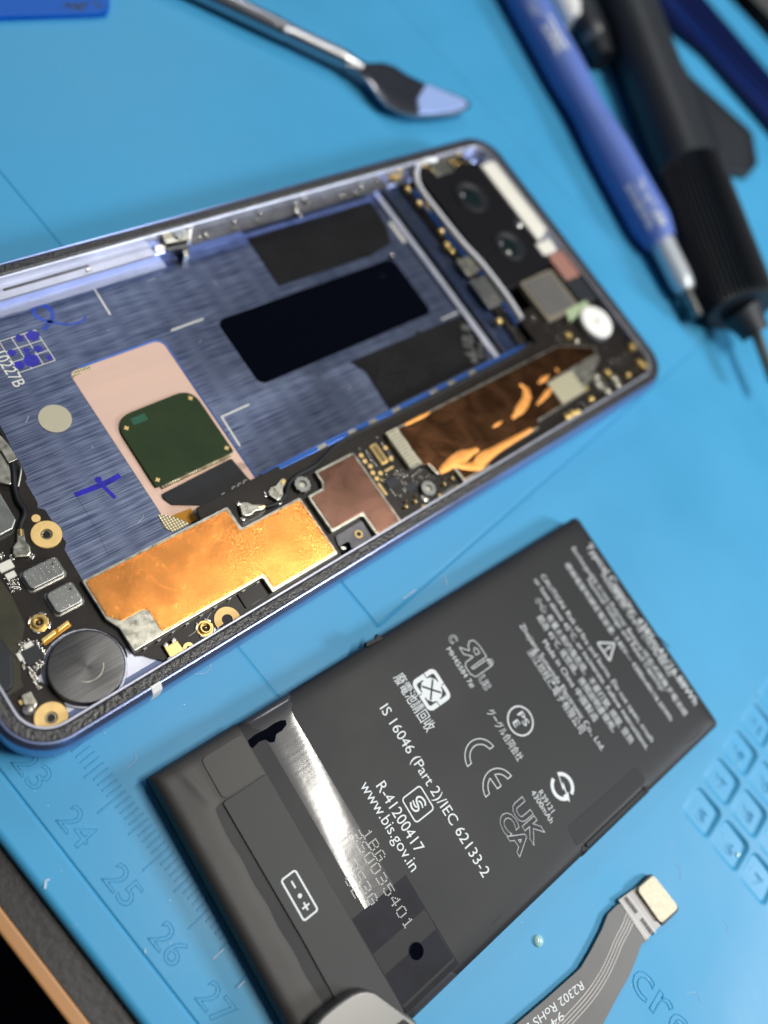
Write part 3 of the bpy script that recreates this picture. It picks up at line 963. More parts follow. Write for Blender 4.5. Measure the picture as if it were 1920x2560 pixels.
s3 = [(54.5, 77.6), (54.5, 128), (56.0, 132), (58.7, 137.5), (61.5, 136.5), (66.3, 126.5), (66.8, 109.7), (68, 109.4), (68, 93.9), (69.6, 93.5), (69.6, 86), (65.9, 85.9), (65.9, 82.0), (63.0, 81.4), (62.6, 79.8), (62.6, 77.6)]
can3 = child(MB().prism(rounded(s3, 0.4, 3), ZB, ZS, 0.16), 'shield_can', 'tin', PHN)
f3 = [(54.9, 80.6), (54.9, 128), (56.3, 131.6), (58.8, 136.9), (60.2, 136.4), (60.6, ry0), (66.3, ry0), (66.4, 110.1), (67.6, 109.8), (67.6, 94.2), (69.2, 93.8), (69.2, 86.4), (66.3, 86.3), (66.3, 82.4), (63.4, 81.8), (63.0, 80.6)]
bmf = MB().prism(rounded(f3, 0.4, 3), ZS, ZS + 0.08, 0.04)
child(bmf, 'copper_foil', 'copper3', can3, 'dark crinkled copper foil with orange glints painted along its creases')
pt = rect(54.6, 77.7, 62.5, 80.3)
child(MB().prism(pt, ZS, ZS + 0.06), 'perforated_strip', 'perf', can3)
child(MB().prism(rect(60.8, ry0 + .2, 66.2, ry1), ZS, ZS + 0.12), 'ribbed_strip', 'ribtin', can3)

# raised creases in the third foil, their reflections painted as brighter copper
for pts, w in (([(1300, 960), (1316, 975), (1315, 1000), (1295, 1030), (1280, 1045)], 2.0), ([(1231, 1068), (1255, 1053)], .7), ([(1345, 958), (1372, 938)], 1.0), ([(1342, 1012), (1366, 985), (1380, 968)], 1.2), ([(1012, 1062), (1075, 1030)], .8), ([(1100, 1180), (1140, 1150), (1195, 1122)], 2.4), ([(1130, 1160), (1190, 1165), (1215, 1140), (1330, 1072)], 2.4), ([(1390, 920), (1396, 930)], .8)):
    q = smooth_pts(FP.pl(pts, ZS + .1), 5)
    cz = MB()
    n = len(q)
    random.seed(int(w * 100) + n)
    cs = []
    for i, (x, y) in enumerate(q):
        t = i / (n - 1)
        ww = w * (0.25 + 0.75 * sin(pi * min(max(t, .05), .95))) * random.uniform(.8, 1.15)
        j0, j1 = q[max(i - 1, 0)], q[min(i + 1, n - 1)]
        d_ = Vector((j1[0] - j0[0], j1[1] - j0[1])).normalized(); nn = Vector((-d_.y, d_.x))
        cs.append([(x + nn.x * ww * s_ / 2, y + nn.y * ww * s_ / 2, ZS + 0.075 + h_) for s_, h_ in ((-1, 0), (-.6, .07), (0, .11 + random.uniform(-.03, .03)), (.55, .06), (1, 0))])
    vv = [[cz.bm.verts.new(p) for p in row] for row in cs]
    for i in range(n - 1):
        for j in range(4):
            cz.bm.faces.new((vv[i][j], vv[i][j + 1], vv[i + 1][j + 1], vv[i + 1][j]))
    child(cz, 'foil_wrinkle_glint', 'copper_glint', can3, smooth=70)

# ---- coin vibration motor
mo = child(MB().lathe(CM, [(5.15, 5.2), (5.2, 7.9), (5.12, 8.15), (4.95, 8.28), (4.75, 8.30), (0.01, 8.30)], 72), 'coin_motor', 'coin', PHN, smooth=24)
child(MB().ribbon(circ(CM[0], CM[1], 2.2, 26, -50, 70), 0.10, 8.302, h=0.03), 'embossed_arc', 'tin', mo)
child(MB().ring(CM, 5.55, 5.2, 5.0, 6.9, 60, 0.08), 'motor_collar', 'ledge', mo)

# ---- screws, washers, contacts
def washer(u, v, ro, ri, z=7.35, name='gold_washer'):
    q = FP.p(u, v, z)
    w = child(MB().ring(q, ro, ri, ZB - .1, z, 40, 0.08), name, 'gold_pad', PHN)
    child(MB().cyl(q, ri - 0.02, 4.4, z - .9, 20), 'screw_socket', 'black', w)
    child(MB().ring(q, ri - .03, ri * .62, 5.2, z - .18, 24, 0.1), 'screw_sleeve', 'tin', w)
    return w


washer(128, 1794, 2.15, 0.78)
washer(116, 1335, 2.15, 0.80)
q = FP.p(90, 1296, 7.05)
child(MB().cyl(q, 0.62, ZB, 7.09, 22), 'test_pad', 'gold_pad', lower_board)
# open C washer
q = FP.p(568, 1549, 7.2)
oc = MB()
seq = circ(q[0], q[1], 1.42, 26, -5, 282)
oc.ribbon(seq, 1.16, ZB, h=0.28)
child(oc, 'open_washer', 'gold_pad', PHN)
child(MB().cyl(q, 0.8, 6.9, 7.05, 20), 'washer_hole', 'black', PHN)


def rf_socket(u, v):
    q = FP.p(u, v, 7.4)
    o = child(MB().ring(q, 0.92, 0.55, ZB, 7.75, 28, 0.12), 'coax_socket', 'gold', PHN)
    child(MB().prism(circ(q[0], q[1], 1.35, 8), ZB, 7.15, 0.05), 'socket_base', 'gold', o)
    child(MB().cyl(q, 0.5, 7.05, 7.2, 16), 'socket_well', 'black', o)
    child(MB().lathe(q, [(0.14, 7.2), (0.14, 7.55), (0.08, 7.62), (.01, 7.63)], 12), 'centre_pin', 'gold', o)
    for a_ in (45, 135, 225, 315):
        child(MB().box((q[0] + 1.35 * cos(radians(a_)), q[1] + 1.35 * sin(radians(a_))), ZB, 7.3, 0.25, 1.0, radians(a_), 0.06), 'solder_tab', 'solder', o)


rf_socket(514, 1570)
rf_socket(98, 1556)


def coax_plug(u, v, u2, v2, z=7.9):
    a_, b_ = FP.p(u, v, z), FP.p(u2, v2, z)
    ang = atan2(b_[1] - a_[1], b_[0] - a_[0])
    L = hypot(b_[0] - a_[0], b_[1] - a_[1])

    def tr(x, y):
        return (a_[0] + x * cos(ang) - y * sin(ang), a_[1] + x * sin(ang) + y * cos(ang))
    body = [tr(*q_) for q_ in ((-1.0, -.85), (-.4, -1.2), (.55, -1.15), (1.3, -.62), (L, -.45), (L, .45), (1.3, .62), (.55, 1.15), (-.4, 1.2), (-1.0, .85))]
    o = child(MB().prism(rounded(body, 0.25, 3), ZB + .25, z, 0.15), 'coax_plug', 'tin', PHN)
    child(MB().tube([(*tr(L - .9, 0), z - .32), (*tr(L + .1, 0), z - .35)], 0.48, 12), 'crimp_barrel', 'gold', o)
    for k in range(3):
        child(MB().ribbon([tr(-.5 + .35 * k, -.5), tr(-.5 + .35 * k, .5)], 0.09, z, h=0.03), 'stamped_mark', 'solder', o)
    for s_ in (-1, 1):
        child(MB().box(tr(-.8, s_ * 1.35), ZB, ZB + .25, 0.8, 0.5, ang + .5 * s_, 0.08), 'solder_foot', 'solder', o)
    return tr(L + .1, 0)


e1 = coax_plug(616, 1272, 660, 1266)
e2 = coax_plug(690, 1233, 710, 1200)
e3 = coax_plug(54, 1375, 51, 1325)
cb = smooth_pts([(*e1, 7.55), (*FP.p(690, 1260, 7.5), 7.6), (*FP.p(712, 1240, 7.5), 7.7), (*FP.p(722, 1210, 7.5), 7.7), (*FP.p(745, 1188, 7.5), 7.6), (*FP.p(790, 1163, 7.3), 7.4), (51.9, 70, 6.9), (52.0, 84, 6.8), (52.0, 100, 6.8), (52.0, 116, 6.8), (51.2, 123, 7.0)], 6)
child(MB().tube(cb, 0.36, 10), 'coax_cable', 'black', PHN, smooth=60)
cb = smooth_pts([(*e3, 7.55), (*FP.p(52, 1312, 7.5), 7.6), (*FP.p(62, 1280, 7.5), 7.6), (*FP.p(45, 1250, 7.5), 7.6), (*FP.p(36, 1215, 7.5), 7.7), (*FP.p(33, 1175, 7.5), 7.9), (*FP.p(20, 1120, 7.5), 7.6), (*FP.p(-10, 1060, 7.5), 7.5), (*FP.p(-60, 980, 7.5), 7.5)], 6)
child(MB().tube(cb, 0.42, 10), 'coax_cable', 'black', PHN, smooth=60)


def gear_nut(u, v, r=1.45, z=8.0):
    q = FP.p(u, v, z)
    n = 44
    g = MB()

    def lp(rr, zz, amp):
        return [(q[0] + (rr + amp * (1 if (k // 2) % 2 else -1)) * cos(2 * pi * k / n), q[1] + (rr + amp * (1 if (k // 2) % 2 else -1)) * sin(2 * pi * k / n), zz) for k in range(n)]
    g.loops([lp(r * .95, ZB, .03), lp(r * .98, ZB + .5, .09), lp(r * 1.02, z - .12, .09), lp(r * .95, z, .05), lp(r * .48, z, 0), lp(r * .42, z - .12, 0), lp(r * .40, ZB, 0)], wrap=True)
    o = child(g, 'knurled_standoff', 'tin_dark', PHN)
    child(MB().cyl(q, r * .4, ZB, z - .35, 16, .05), 'threaded_hole', 'tin', o)


gear_nut(757, 1210)
gear_nut(1072, 1220, 1.45)
child(MB().box(FP.p(1063, 1245, 7.3), ZB, 7.3, 1.7, 0.8, 0.4, 0.1), 'solder_pool', 'solder', main_board)

# metal microphone cans
for pts, n1 in (([(50, 1432), (139, 1386), (166, 1430), (78, 1480)], 40), ([(110, 1484), (179, 1451), (214, 1501), (143, 1537)], 22)):
    zc = 7.95
    pp = snap(FP.pl(pts, zc), 20)
    xs_, ys_ = [p[0] for p in pp], [p[1] for p in pp]
    x0, x1, y0, y1 = min(xs_), max(xs_), min(ys_), max(ys_)
    child(MB().prism(rrect(x0 - .15, y0 - .15, x1 + .15, y1 + .15, 0.6, 5), ZB, 7.12), 'solder_rim', 'solder', PHN)
    o = child(MB().prism(rrect(x0, y0, x1, y1, 0.75, 6), ZB + .1, zc, 0.22, 4), 'microphone_can', 'tin_dark', PHN)
    child(MB().cyl((x0 + (x1 - x0) * .30, y0 + (y1 - y0) * .80), 0.17, zc, zc + 0.015, 14), 'sound_hole', 'black', o)
    dm = MB()
    random.seed(n1)
    nx_ = 4 if n1 == 22 else 6
    for i in range(nx_):
        for j in range(nx_ + 1):
            dm.lathe((x0 + .5 + (x1 - x0 - 1.0) * i / (nx_ - 1), y0 + .5 + (y1 - y0 - 1.0) * j / nx_), [(0.075, zc), (0.05, zc + .03), (0.01, zc + .04)], 6)
    child(dm, 'dimple', 'solder', o)
# large can at the left and the silver bracket beside the cable
child(MB().prism(rounded(FP.pl([(-60, 1130), (0, 1228), (42, 1298), (33, 1322), (-60, 1372)], 8.0), .4, 3), ZB, 8.0, 0.25, 4), 'shield_can', 'tin_dark', PHN, 'large mottled grey can at the left')
brk = child(MB().prism(FP.pl([(-60, 1030), (-5, 1082), (22, 1112), (44, 1148), (22, 1158), (5, 1130), (-60, 1080)], 8.2), 8.1, 8.25, 0.05), 'grounding_bracket', 'tin', PHN)
child(MB().prism(rounded(FP.pl([(-40, 1120), (8, 1128), (26, 1160), (29, 1183), (28, 1212), (0, 1206), (-40, 1190)], 7.8), .3, 3), 7.1, 7.8, 0.08), 'bracket_foot', 'tin', brk)
child(MB().tube(smooth_pts([(*FP.p(44, 1156, 7.9), 7.9), (*FP.p(52, 1170, 7.9), 7.9), (*FP.p(50, 1190, 7.9), 7.7), (*FP.p(45, 1212, 7.9), 7.3)], 4), 0.22, 8), 'bracket_spring', 'solder', brk)

# gold clip, contact curl, amber contact
ck = child(MB().prism(snap(FP.pl([(410, 1618), (446, 1600), (458, 1628), (428, 1648)], 7.7), 20), ZB, 7.7, 0.1), 'gold_clip', 'gold', PHN)
q = FP.p(472, 1619, 7.6)
child(MB().ribbon(circ(q[0], q[1], 0.55, 22, -40, 260), 0.52, 7.35, h=0.2), 'curled_contact', 'gold', ck)
for (u, v) in ((414, 1612), (434, 1600), (424, 1646), (446, 1640)):
    child(MB().box(FP.p(u, v, 7.8), ZB, 7.82, 0.5, 0.7, 0.2, .08), 'clip_lug', 'solder', ck)
am = child(MB().prism(FP.pl([(101, 1600), (170, 1550), (178, 1564), (112, 1614)], 7.2), 6.9, 7.2, 0.05), 'contact_leaf', 'amber', PHN)
child(MB().prism(FP.pl([(102, 1598), (135, 1574), (140, 1582), (108, 1606)], 7.4), 7.2, 7.35, 0.05), 'gold_edge', 'gold', am)
child(MB().prism(FP.pl([(141, 1570), (168, 1551), (172, 1559), (146, 1578)], 7.4), 7.2, 7.35, 0.05), 'gold_edge', 'gold', am)
# rubber block and charging hardware at lower left
child(MB().prism(rounded(FP.pl([(-70, 1560), (0, 1595), (31, 1634), (34, 1716), (14, 1730), (-70, 1705)], 8.1), .6, 4), ZB, 8.1, 0.25, 4), 'rubber_block', 'rubber', PHN)
cc = child(MB().prism(rounded(FP.pl([(50, 1738), (78, 1727), (94, 1758), (84, 1776), (66, 1776)], 7.9), .2, 3), ZB, 7.8, 0.15), 'chip_antenna', 'tin', PHN)
child(MB().box(FP.p(55, 1754, 7.5), ZB, 7.5, .6, .7, 0), 'gold_terminal', 'gold', cc)
child(MB().lathe(FP.p(72, 1772, 7.8), [(0.75, 7.2), (0.8, 7.7), (0.5, 8.0), (0.05, 8.05)], 16), 'solder_bump', 'solder', cc)
# dark chip in the near strip, bracket with hole between the cans
child(MB().prism(snap(FP.pl([(592, 1484), (650, 1453), (672, 1488), (616, 1520)], 7.4), 20), ZB, 7.35, 0.08), 'brown_chip', 'pcb', PHN)
bk = child(MB().prism(rounded(FP.pl([(838, 1340), (905, 1300), (932, 1345), (880, 1374), (872, 1352), (846, 1366)], 7.4), .3, 3), ZB, 7.4, 0.1), 'steel_bracket', 'filmgrey', PHN)
q = FP.p(897, 1335, 7.5)
child(MB().ring(q, .75, .42, 7.38, 7.5, 24, .05), 'bracket_eyelet', 'gold_pad', bk)
child(MB().cyl(q, .42, 7.38, 7.43, 16), 'eyelet_hole', 'black', bk)
child(MB().prism(FP.pl([(846, 1366), (872, 1352), (880, 1374), (856, 1390)], 7.1), 7.01, 7.1), 'bracket_gap', 'glass', bk)
child(MB().box(FP.p(858, 1369, 7.5), 7.05, 7.6, 1.1, .5, .9, .1), 'spring_contact', 'solder', bk)

# ---- small parts: one mesh each, copied
TH = 0.0


def proto(name, mb, mat, parent):
    o = mb.build(name, M[mat], parent)
    o['used'] = 0
    return o


def put(o, x, y, rz=0.0, s=1.0):
    if not o['used']:
        c = o; o['used'] = 1
    else:
        c = o.copy(); COL.objects.link(c)
    c.parent = o.parent
    c.location = (x * MM, y * MM, 0)
    c.rotation_euler = (0, 0, rz)
    c.scale = (s, s, 1)
    return c


pad = proto('gold_pad', MB().cyl((0, 0), 0.43, ZB, 7.07, 20), 'gold_pad', main_board)
for (u, v) in Z1([(128, 490), (180, 570), (255, 640), (290, 730), (395, 735), (345, 810), (465, 385), (540, 535), (755, 1370), (995, 1200), (1225, 1050), (1465, 930)], .1808, 880, 1050):
    put(pad, *FP.p(u, v, 7.07))
put(pad, *FP.p(954, 1200, 7.07), 0, .5)
bar = proto('gold_bar', MB().box((0, 0), ZB, 7.08, 0.42, 2.6, 0, .03), 'gold_pad', main_board)
put(bar, *FP.p(880 + 420 * .1808, 1050 + 955 * .1808, 7.08), pi / 2 * 0)
bar['used'] = 1
a_, b_ = FP.p(880 + 350 * .1808, 1050 + 860 * .1808, 7), FP.p(880 + 490 * .1808, 1050 + 1055 * .1808, 7)
bar.location = ((a_[0] + b_[0]) / 2 * MM, (a_[1] + b_[1]) / 2 * MM, 0); bar.rotation_euler = (0, 0, atan2(b_[1] - a_[1], b_[0] - a_[0]) - pi / 2)
a_, b_ = FP.p(880 + 445 * .1808, 1050 + 715 * .1808, 7), FP.p(880 + 580 * .1808, 1050 + 640 * .1808, 7)
put(bar, (a_[0] + b_[0]) / 2, (a_[1] + b_[1]) / 2, atan2(b_[1] - a_[1], b_[0] - a_[0]) - pi / 2, .8)
# board-to-board connector
cn = snap(FP.pl(Z1([(245, 350), (350, 310), (500, 580), (410, 620)], .1808, 880, 1050), 7.5), 25)
xs_, ys_ = [p[0] for p in cn], [p[1] for p in cn]
cx0, cx1, cy0, cy1 = min(xs_), max(xs_), min(ys_), max(ys_)
co = child(MB().prism(rrect(cx0, cy0, cx1, cy1, .2, 3), ZB, 7.45, .05), 'board_connector', 'gold', main_board)
child(MB().prism(rrect(cx0 + .3, cy0 + .3, cx1 - .3, cy1 - .3, .15, 3), 7.45, 7.47), 'connector_well', 'black', main_board)
cp_ = MB()
for k in range(9):
    for s_ in (0.18, cy1 - cy0 - .18):
        cp_.box((cx0 + .35 + (cx1 - cx0 - .7) * k / 8, cy0 + s_ + (.35 if s_ < 1 else -.35)), 7.46, 7.56, .14, .42)
child(cp_, 'connector_pins', 'gold', main_board)
# passives: bright-ended capacitors in clusters
cap = proto('capacitor', MB().box((-.19, 0), ZB, 7.3, .15, .28, 0, .05).box((.19, 0), ZB, 7.3, .15, .28, 0, .05).box((0, 0), ZB, 7.24, .24, .24), 'solder', lower_board)
random.seed(11)


def cluster(pr, pts, ang, jit=.04):
    for (u, v) in pts:
        x, y = FP.p(u, v, 7.2)
        put(pr, x + random.uniform(-jit, jit), y + random.uniform(-jit, jit), ang + random.choice((0, pi / 2)) + random.uniform(-.06, .06), random.uniform(.72, .95))


pts = []
for x, y in ((370, 60), (400, 110), (420, 180), (365, 190), (465, 60), (470, 150), (540, 15), (600, 30), (640, 90), (690, 40), (700, 100), (740, 90), (720, 160), (770, 180), (800, 200), (750, 250), (800, 240), (690, 150),
             (430, 380), (450, 430), (440, 520), (500, 490), (560, 590), (590, 560), (570, 650), (620, 620), (610, 700), (660, 680), (640, 760), (700, 740), (650, 790), (690, 850), (730, 880), (540, 530), (610, 430), (650, 400), (640, 490), (690, 450), (720, 500), (750, 400), (790, 430), (670, 530), (750, 460)):
    pts.append((x * .1356, 1600 + y * .1356))
cluster(cap, pts, 0)
pts = []
for x, y in ((90, 630), (130, 660), (180, 690), (230, 660), (270, 660), (140, 720), (190, 730), (240, 720), (300, 720), (180, 790), (230, 790), (280, 790), (320, 800), (210, 840), (20, 230), (40, 270), (10, 300)):
    pts.append((x * .1507, 1350 + y * .1507))
cluster(cap, pts, 0)
cap2 = proto('capacitor', MB().box((-.17, 0), ZB, 7.26, .12, .24, 0, .04).box((.17, 0), ZB, 7.26, .12, .24, 0, .04).box((0, 0), ZB, 7.2, .22, .2), 'solder', main_board)
pts = []
for x, y in ((200, 430), (225, 470), (250, 510), (280, 560), (310, 600), (340, 630), (420, 330), (500, 450), (530, 490), (560, 500), (590, 750), (620, 710), (650, 760), (690, 690), (700, 740), (640, 810), (680, 840), (720, 790), (760, 760), (700, 890), (740, 870), (720, 940), (760, 920), (735, 975), (830, 780), (870, 750), (910, 720), (950, 700), (1000, 680), (850, 840), (890, 870), (930, 780), (970, 800), (1030, 790), (1060, 760), (1110, 790), (440, 830), (470, 870), (500, 910), (530, 960), (560, 1000), (600, 1045), (480, 760), (670, 1045), (350, 240), (100, 400), (920, 1260)):
    pts.append((880 + x * .1808, 1050 + y * .1808))
cluster(cap2, pts, 0)
chip = proto('chip', MB().box((0, 0), ZB, 7.35, 1.6, 2.6, 0, .05), 'rubber', main_board)
put(chip, *FP.p(880 + 560 * .1808, 1050 + 860 * .1808, 7.3))
put(chip, *FP.p(880 + 815 * .1808, 1050 + 920 * .1808, 7.3), 0, .95)
chip2 = proto('chip', MB().box((0, 0), ZB, 7.45, 2.3, 2.3, 0, .06), 'rubber', lower_board)
put(chip2, *FP.p(81, 1638, 7.4))
res = proto('chip', MB().box((0, 0), ZB, 7.4, 1.0, 1.5, 0, .06), 'cream', lower_board)
put(res, *FP.p(71, 1614, 7.3), pi / 2 * 0, .8)
put(res, *FP.p(52, 1641, 7.3), pi / 2, .8)
put(res, *FP.p(14, 1415, 7.3), 0, 1.3)
put(res, *FP.p(27, 1438, 7.3), 0, .9)
# pogo contacts (pairs of shiny gold beads)
pogo = proto('spring_pin', MB().lathe((0, 0), [(0.42, ZB), (0.42, 7.5), (0.30, 7.85), (0.12, 7.95), (.01, 7.97)], 16), 'gold', main_board)
for x, y in ((750, 1190), (880, 1120), (1280, 880), (1395, 800)):
    u, v = 880 + x * .1808, 1050 + y * .1808
    put(pogo, *FP.p(u, v, 7.9), 0, .85)
    put(pogo, *FP.p(u - 1, v - 12, 7.6), 0, .5)
# traces
tr_ = MB()
tr_.ribbon(FP.pl(Z1([(290, 1020), (560, 880), (640, 790)], .1567, 560, 1150), 7.02), .07, 7.012, h=.02)
tr_.ribbon(FP.pl(Z1([(300, 1045), (590, 890), (660, 800)], .1567, 560, 1150), 7.02), .07, 7.012, h=.02)
tr_.ribbon(FP.pl(Z1([(545, 540), (620, 490), (770, 330), (820, 250)], .205, 360, 1480), 7.02), .06, 7.012, h=.02)
child(tr_, 'circuit_trace', 'tin_dark', main_board)
a_ = FP.p(1141, 1240, 7.05)
write('board_marking', 'C.MAT', FP.p(1112, 1240, 7.05), FP.p(1140, 1222, 7.05), 7.02, M['print_dim'], main_board, height=.8)

# ---- upper end: cameras, cover plates, antenna bar
cy = FP.p
cam_b = child(MB().prism(rounded([(3.6, 125.6), (3.8, 141.5), (8.5, 143.6), (36.5, 144.0), (38.5, 136), (38.5, 125.6)], 1.2, 4), 4.0, 7.9, 0.3, 3), 'camera_bracket', 'deep', PHN)
for (u, v, r) in ((1180, 490, 4.3), (1275, 612, 4.0)):
    q = FP.p(u, v, 8.2)
    cr2 = child(MB().lathe(q, [(r, 7.8), (r, 8.15), (r - .2, 8.3), (r - .9, 8.3), (r - 1.1, 8.1), (r * .55, 7.9)], 40), 'lens_barrel', 'black', cam_b)
    child(MB().lathe(q, [(r * .55, 7.92), (r * .5, 8.0), (r * .32, 8.16), (.02, 8.24)], 32), 'lens_glass', 'lens', cam_b, smooth=80)
wall = smooth_pts([(*FP.p(u, v, 8.2), 8.1) for u, v in ((1090, 398), (1060, 402), (1044, 418), (1043, 451), (1060, 484), (1099, 535), (1157, 607), (1205, 659), (1265, 737), (1303, 796))], 6)
child(MB().tube(wall, 0.62, 10), 'seal_tube', 'sealm', PHN, smooth=60)
child(MB().tube([(x + 0.2, y - .9, 6.9) for x, y, z in wall[20:]], 0.45, 8), 'blue_gasket', 'rail', PHN, smooth=60)
child(MB().prism(rect(4.0, 116.6, 50.6, 120.8), 4.0, 5.6, .15), 'display_flex', 'dkblue', PHN)
dt = MB()
random.seed(21)
for k in range(70):
    x = 8 + k * .30
    for yb in (117.4, 118.9, 120.0):
        if random.random() < .8:
            dt.box((x, yb), 5.6, 5.63, .14, random.uniform(.4, .9))
child(dt, 'printed_code', 'rubber', PHN)
child(MB().prism(rect(4.0, 121.0, 50.5, 123.2), 4.0, 6.4, .1), 'upper_board', 'pcb', PHN)
bl = proto('gold_spring', MB().lathe((0, 0), [(.8, 6.4), (.85, 7.2), (.6, 7.6), (.2, 7.75), (.01, 7.76)], 14), 'gold', PHN)
for (u, v, s_) in ((1050, 505, .9), (1070, 513, .8), (1082, 520, .6), (1022, 470, .8), (1105, 575, .8), (1120, 610, 1.0), (1132, 625, .7), (1250, 800, 1.0), (990, 440, .9), (1000, 425, .7), (1300, 792, .7), (1135, 397, .8), (1115, 398, .6), (1150, 385, .7)):
    put(bl, *FP.p(u, v, 7.6), 0, s_)
child(MB().prism(snap(FP.pl([(1142, 651), (1187, 632), (1210, 670), (1172, 688)], 7.4), 25), 6.4, 7.4, .12), 'small_can', 'tin', PHN)
child(MB().prism(snap(FP.pl([(1178, 700), (1216, 684), (1262, 752), (1222, 772)], 7.4), 25), 6.4, 7.4, .12), 'small_can', 'tin_dark', PHN)
child(MB().prism(snap(FP.pl([(1072, 410), (1115, 398), (1135, 425), (1095, 440)], 8.1), 25), 7.0, 8.1, .15), 'small_can', 'tin', PHN)
child(MB().prism(snap(FP.pl([(1208, 414), (1236, 396), (1372, 566), (1345, 605)], 8.1), 20), 6.5, 8.1, .3, 3), 'cream_antenna_bar', 'cream', PHN)
child(MB().prism(rect(31.2, 142.4, 34.5, 147.4), 6.5, 8.2, .3, 3), 'cream_antenna_bar', 'cream', PHN)
lb = child(MB().prism(rect(6.2, 147.2, 33.0, 149.0), 6.5, 7.6, .15), 'lavender_antenna_bar', 'ledge', PHN)
for x in (13, 18, 23, 28):
    child(MB().box((x, 148.1), 7.6, 8.05, .5, 1.8, 0, .1), 'cross_rib', 'cream', lb)
child(MB().lathe(FP.p(1296, 558, 8.0), [(1.0, 7.5), (1.1, 8.0), (.7, 8.4), (.05, 8.5)], 18), 'bright_rivet', 'solder', PHN)
child(MB().prism(rrect(34.8, 143.6, 42.2, 149.0, .5, 3), 6.5, 7.9, .2), 'pink_foam_pad', 'pinkblk', PHN)
cvq = FP.pl([(1301, 707), (1367, 675), (1440, 752), (1375, 803)], 8.0)
cx0, cx1 = min(p[0] for p in cvq), max(p[0] for p in cvq)
cy0, cy1 = min(p[1] for p in cvq), max(p[1] for p in cvq)
cv = child(MB().prism(rrect(cx0, cy0, cx1, cy1, .9, 4), 6.5, 7.9, .2), 'lower_camera_cover', 'tanframe', PHN)
child(MB().prism(rrect(cx0 + .7, cy0 + .7, cx1 - .9, cy1 - 1.0, .8, 4), 7.9, 8.1, .1), 'cover_window', 'flex', cv)
child(MB().prism(rrect(40, 143.0, 49, 149.2, .8, 4), 6.5, 7.8, .2), 'dark_module', 'rubber', PHN)
child(MB().prism(FP.pl([(1413, 776), (1465, 750), (1474, 762), (1425, 805)], 8.1), 7.0, 8.1, .1), 'pale_green_tab', 'paleg', PHN)
child(MB().prism(rrect(44.0, 124.6, 70.0, 148.5, 2), 6.3, 7.0, .05, 1), 'upper_board', 'pcb', PHN)
q = FP.p(1493, 803, 8.6)
wd = child(MB().lathe(q, [(4.0, 7.0), (4.15, 8.3), (4.0, 8.55), (3.7, 8.62), (.01, 8.62)], 48), 'white_disc', 'white', PHN, smooth=24)
child(MB().lathe(q, [(.65, 8.62), (.55, 8.72), (.01, 8.74)], 18), 'tan_centre', 'beige', wd)
child(MB().lathe(q, [(4.6, 6.9), (4.6, 7.6), (4.3, 7.8), (4.1, 7.8)], 40), 'disc_seat', 'rubber', wd)
gold2 = proto('gold_contact', MB().lathe((0, 0), [(1.05, 6.9), (1.1, 7.5), (.8, 7.9), (.3, 8.0), (.01, 8.02)], 18), 'gold', PHN)
for x, y, s_ in ((225, 290, .85), (1100, 370, .8), (1050, 440, 1.0), (1150, 650, 1.0), (1210, 690, .9), (730, 770, .9), (440, 970, .8), (520, 1120, .7), (1000, 810, .7), (220, 1350, .9), (290, 1310, .9), (345, 1290, .6)):
    put(gold2, *FP.p(1380 + x * .1929, 780 + y * .1929, 7.8), 0, s_)
tn = proto('tin_contact', MB().lathe((0, 0), [(1.2, 6.9), (1.3, 7.4), (1.0, 7.8), (.4, 7.95), (.01, 7.97)], 18), 'tin', PHN)
for x, y, s_ in ((490, 780, 1.0), (630, 910, 1.3), (830, 850, .9), (870, 930, .8), (740, 1020, .7), (330, 370, .5), (600, 830, .9)):
    put(tn, *FP.p(1380 + x * .1929, 780 + y * .1929, 7.8), 0, s_)
cap3 = proto('capacitor', MB().box((-.3, 0), 6.9, 7.5, .22, .5, 0, .05).box((.3, 0), 6.9, 7.5, .22, .5, 0, .05), 'solder', PHN)
for x, y in ((780, 620), (830, 640), (880, 680), (930, 640), (970, 600), (870, 600), (920, 560), (1000, 550), (350, 1190), (400, 1170), (440, 1220), (960, 660)):
    put(cap3, *FP.p(1380 + x * .1929, 780 + y * .1929, 7.4), random.random() * 1.5, 1)
random.seed(31)
for k in range(30):
    x, y = random.uniform(46, 69), random.uniform(126, 147)
    if hypot(x - 53.8, y - 143.3) > 5 and not (54 < x < 67 and y < 139):
        put(cap3, x, y, random.choice((0, pi / 2)), random.uniform(.5, .9))
for k in range(26):
    put(cap3, random.uniform(3.7, 6.6), random.uniform(119, 146), random.choice((0, pi / 2)), random.uniform(.5, .9))
for k in range(12):
    put(gold2, random.uniform(3.8, 6.2), random.uniform(117, 147), 0, random.uniform(.3, .55))
for k in range(16):
    put(cap3, random.uniform(6, 46), random.uniform(121.3, 123), random.choice((0, pi / 2)), random.uniform(.5, .9))
# far-side clips and lumps along the top edge of the tray
fc = child(MB().prism(FP.pl([(398, 582), (470, 560), (484, 600), (412, 612)], 7.2), 6.5, 7.6, .15), 'side_bracket', 'tin', PHN)
child(MB().cyl(FP.p(446, 586, 7.8), 1.0, 7.2, 7.9, 20, .2), 'bracket_screw', 'tin_dark', fc)
child(MB().prism(FP.pl([(400, 580), (420, 572), (432, 582), (410, 596)], 7.9), 7.5, 8.0, .1), 'tan_pad', 'beige', fc)
child(MB().prism(FP.pl([(384, 612), (480, 600), (484, 606), (388, 628)], 6.9), 5.6, 6.9, .2), 'polished_clip', 'solder', PHN)
child(MB().prism(FP.pl([(472, 566), (486, 560), (480, 600), (468, 604)], 8.0), 6.5, 8.0, .2), 'polished_clip', 'solder', PHN)
child(MB().prism(FP.pl([(452, 612), (470, 608), (474, 640), (460, 646)], 6.0), 4.0, 6.2, .25), 'polished_clip', 'solder', PHN)
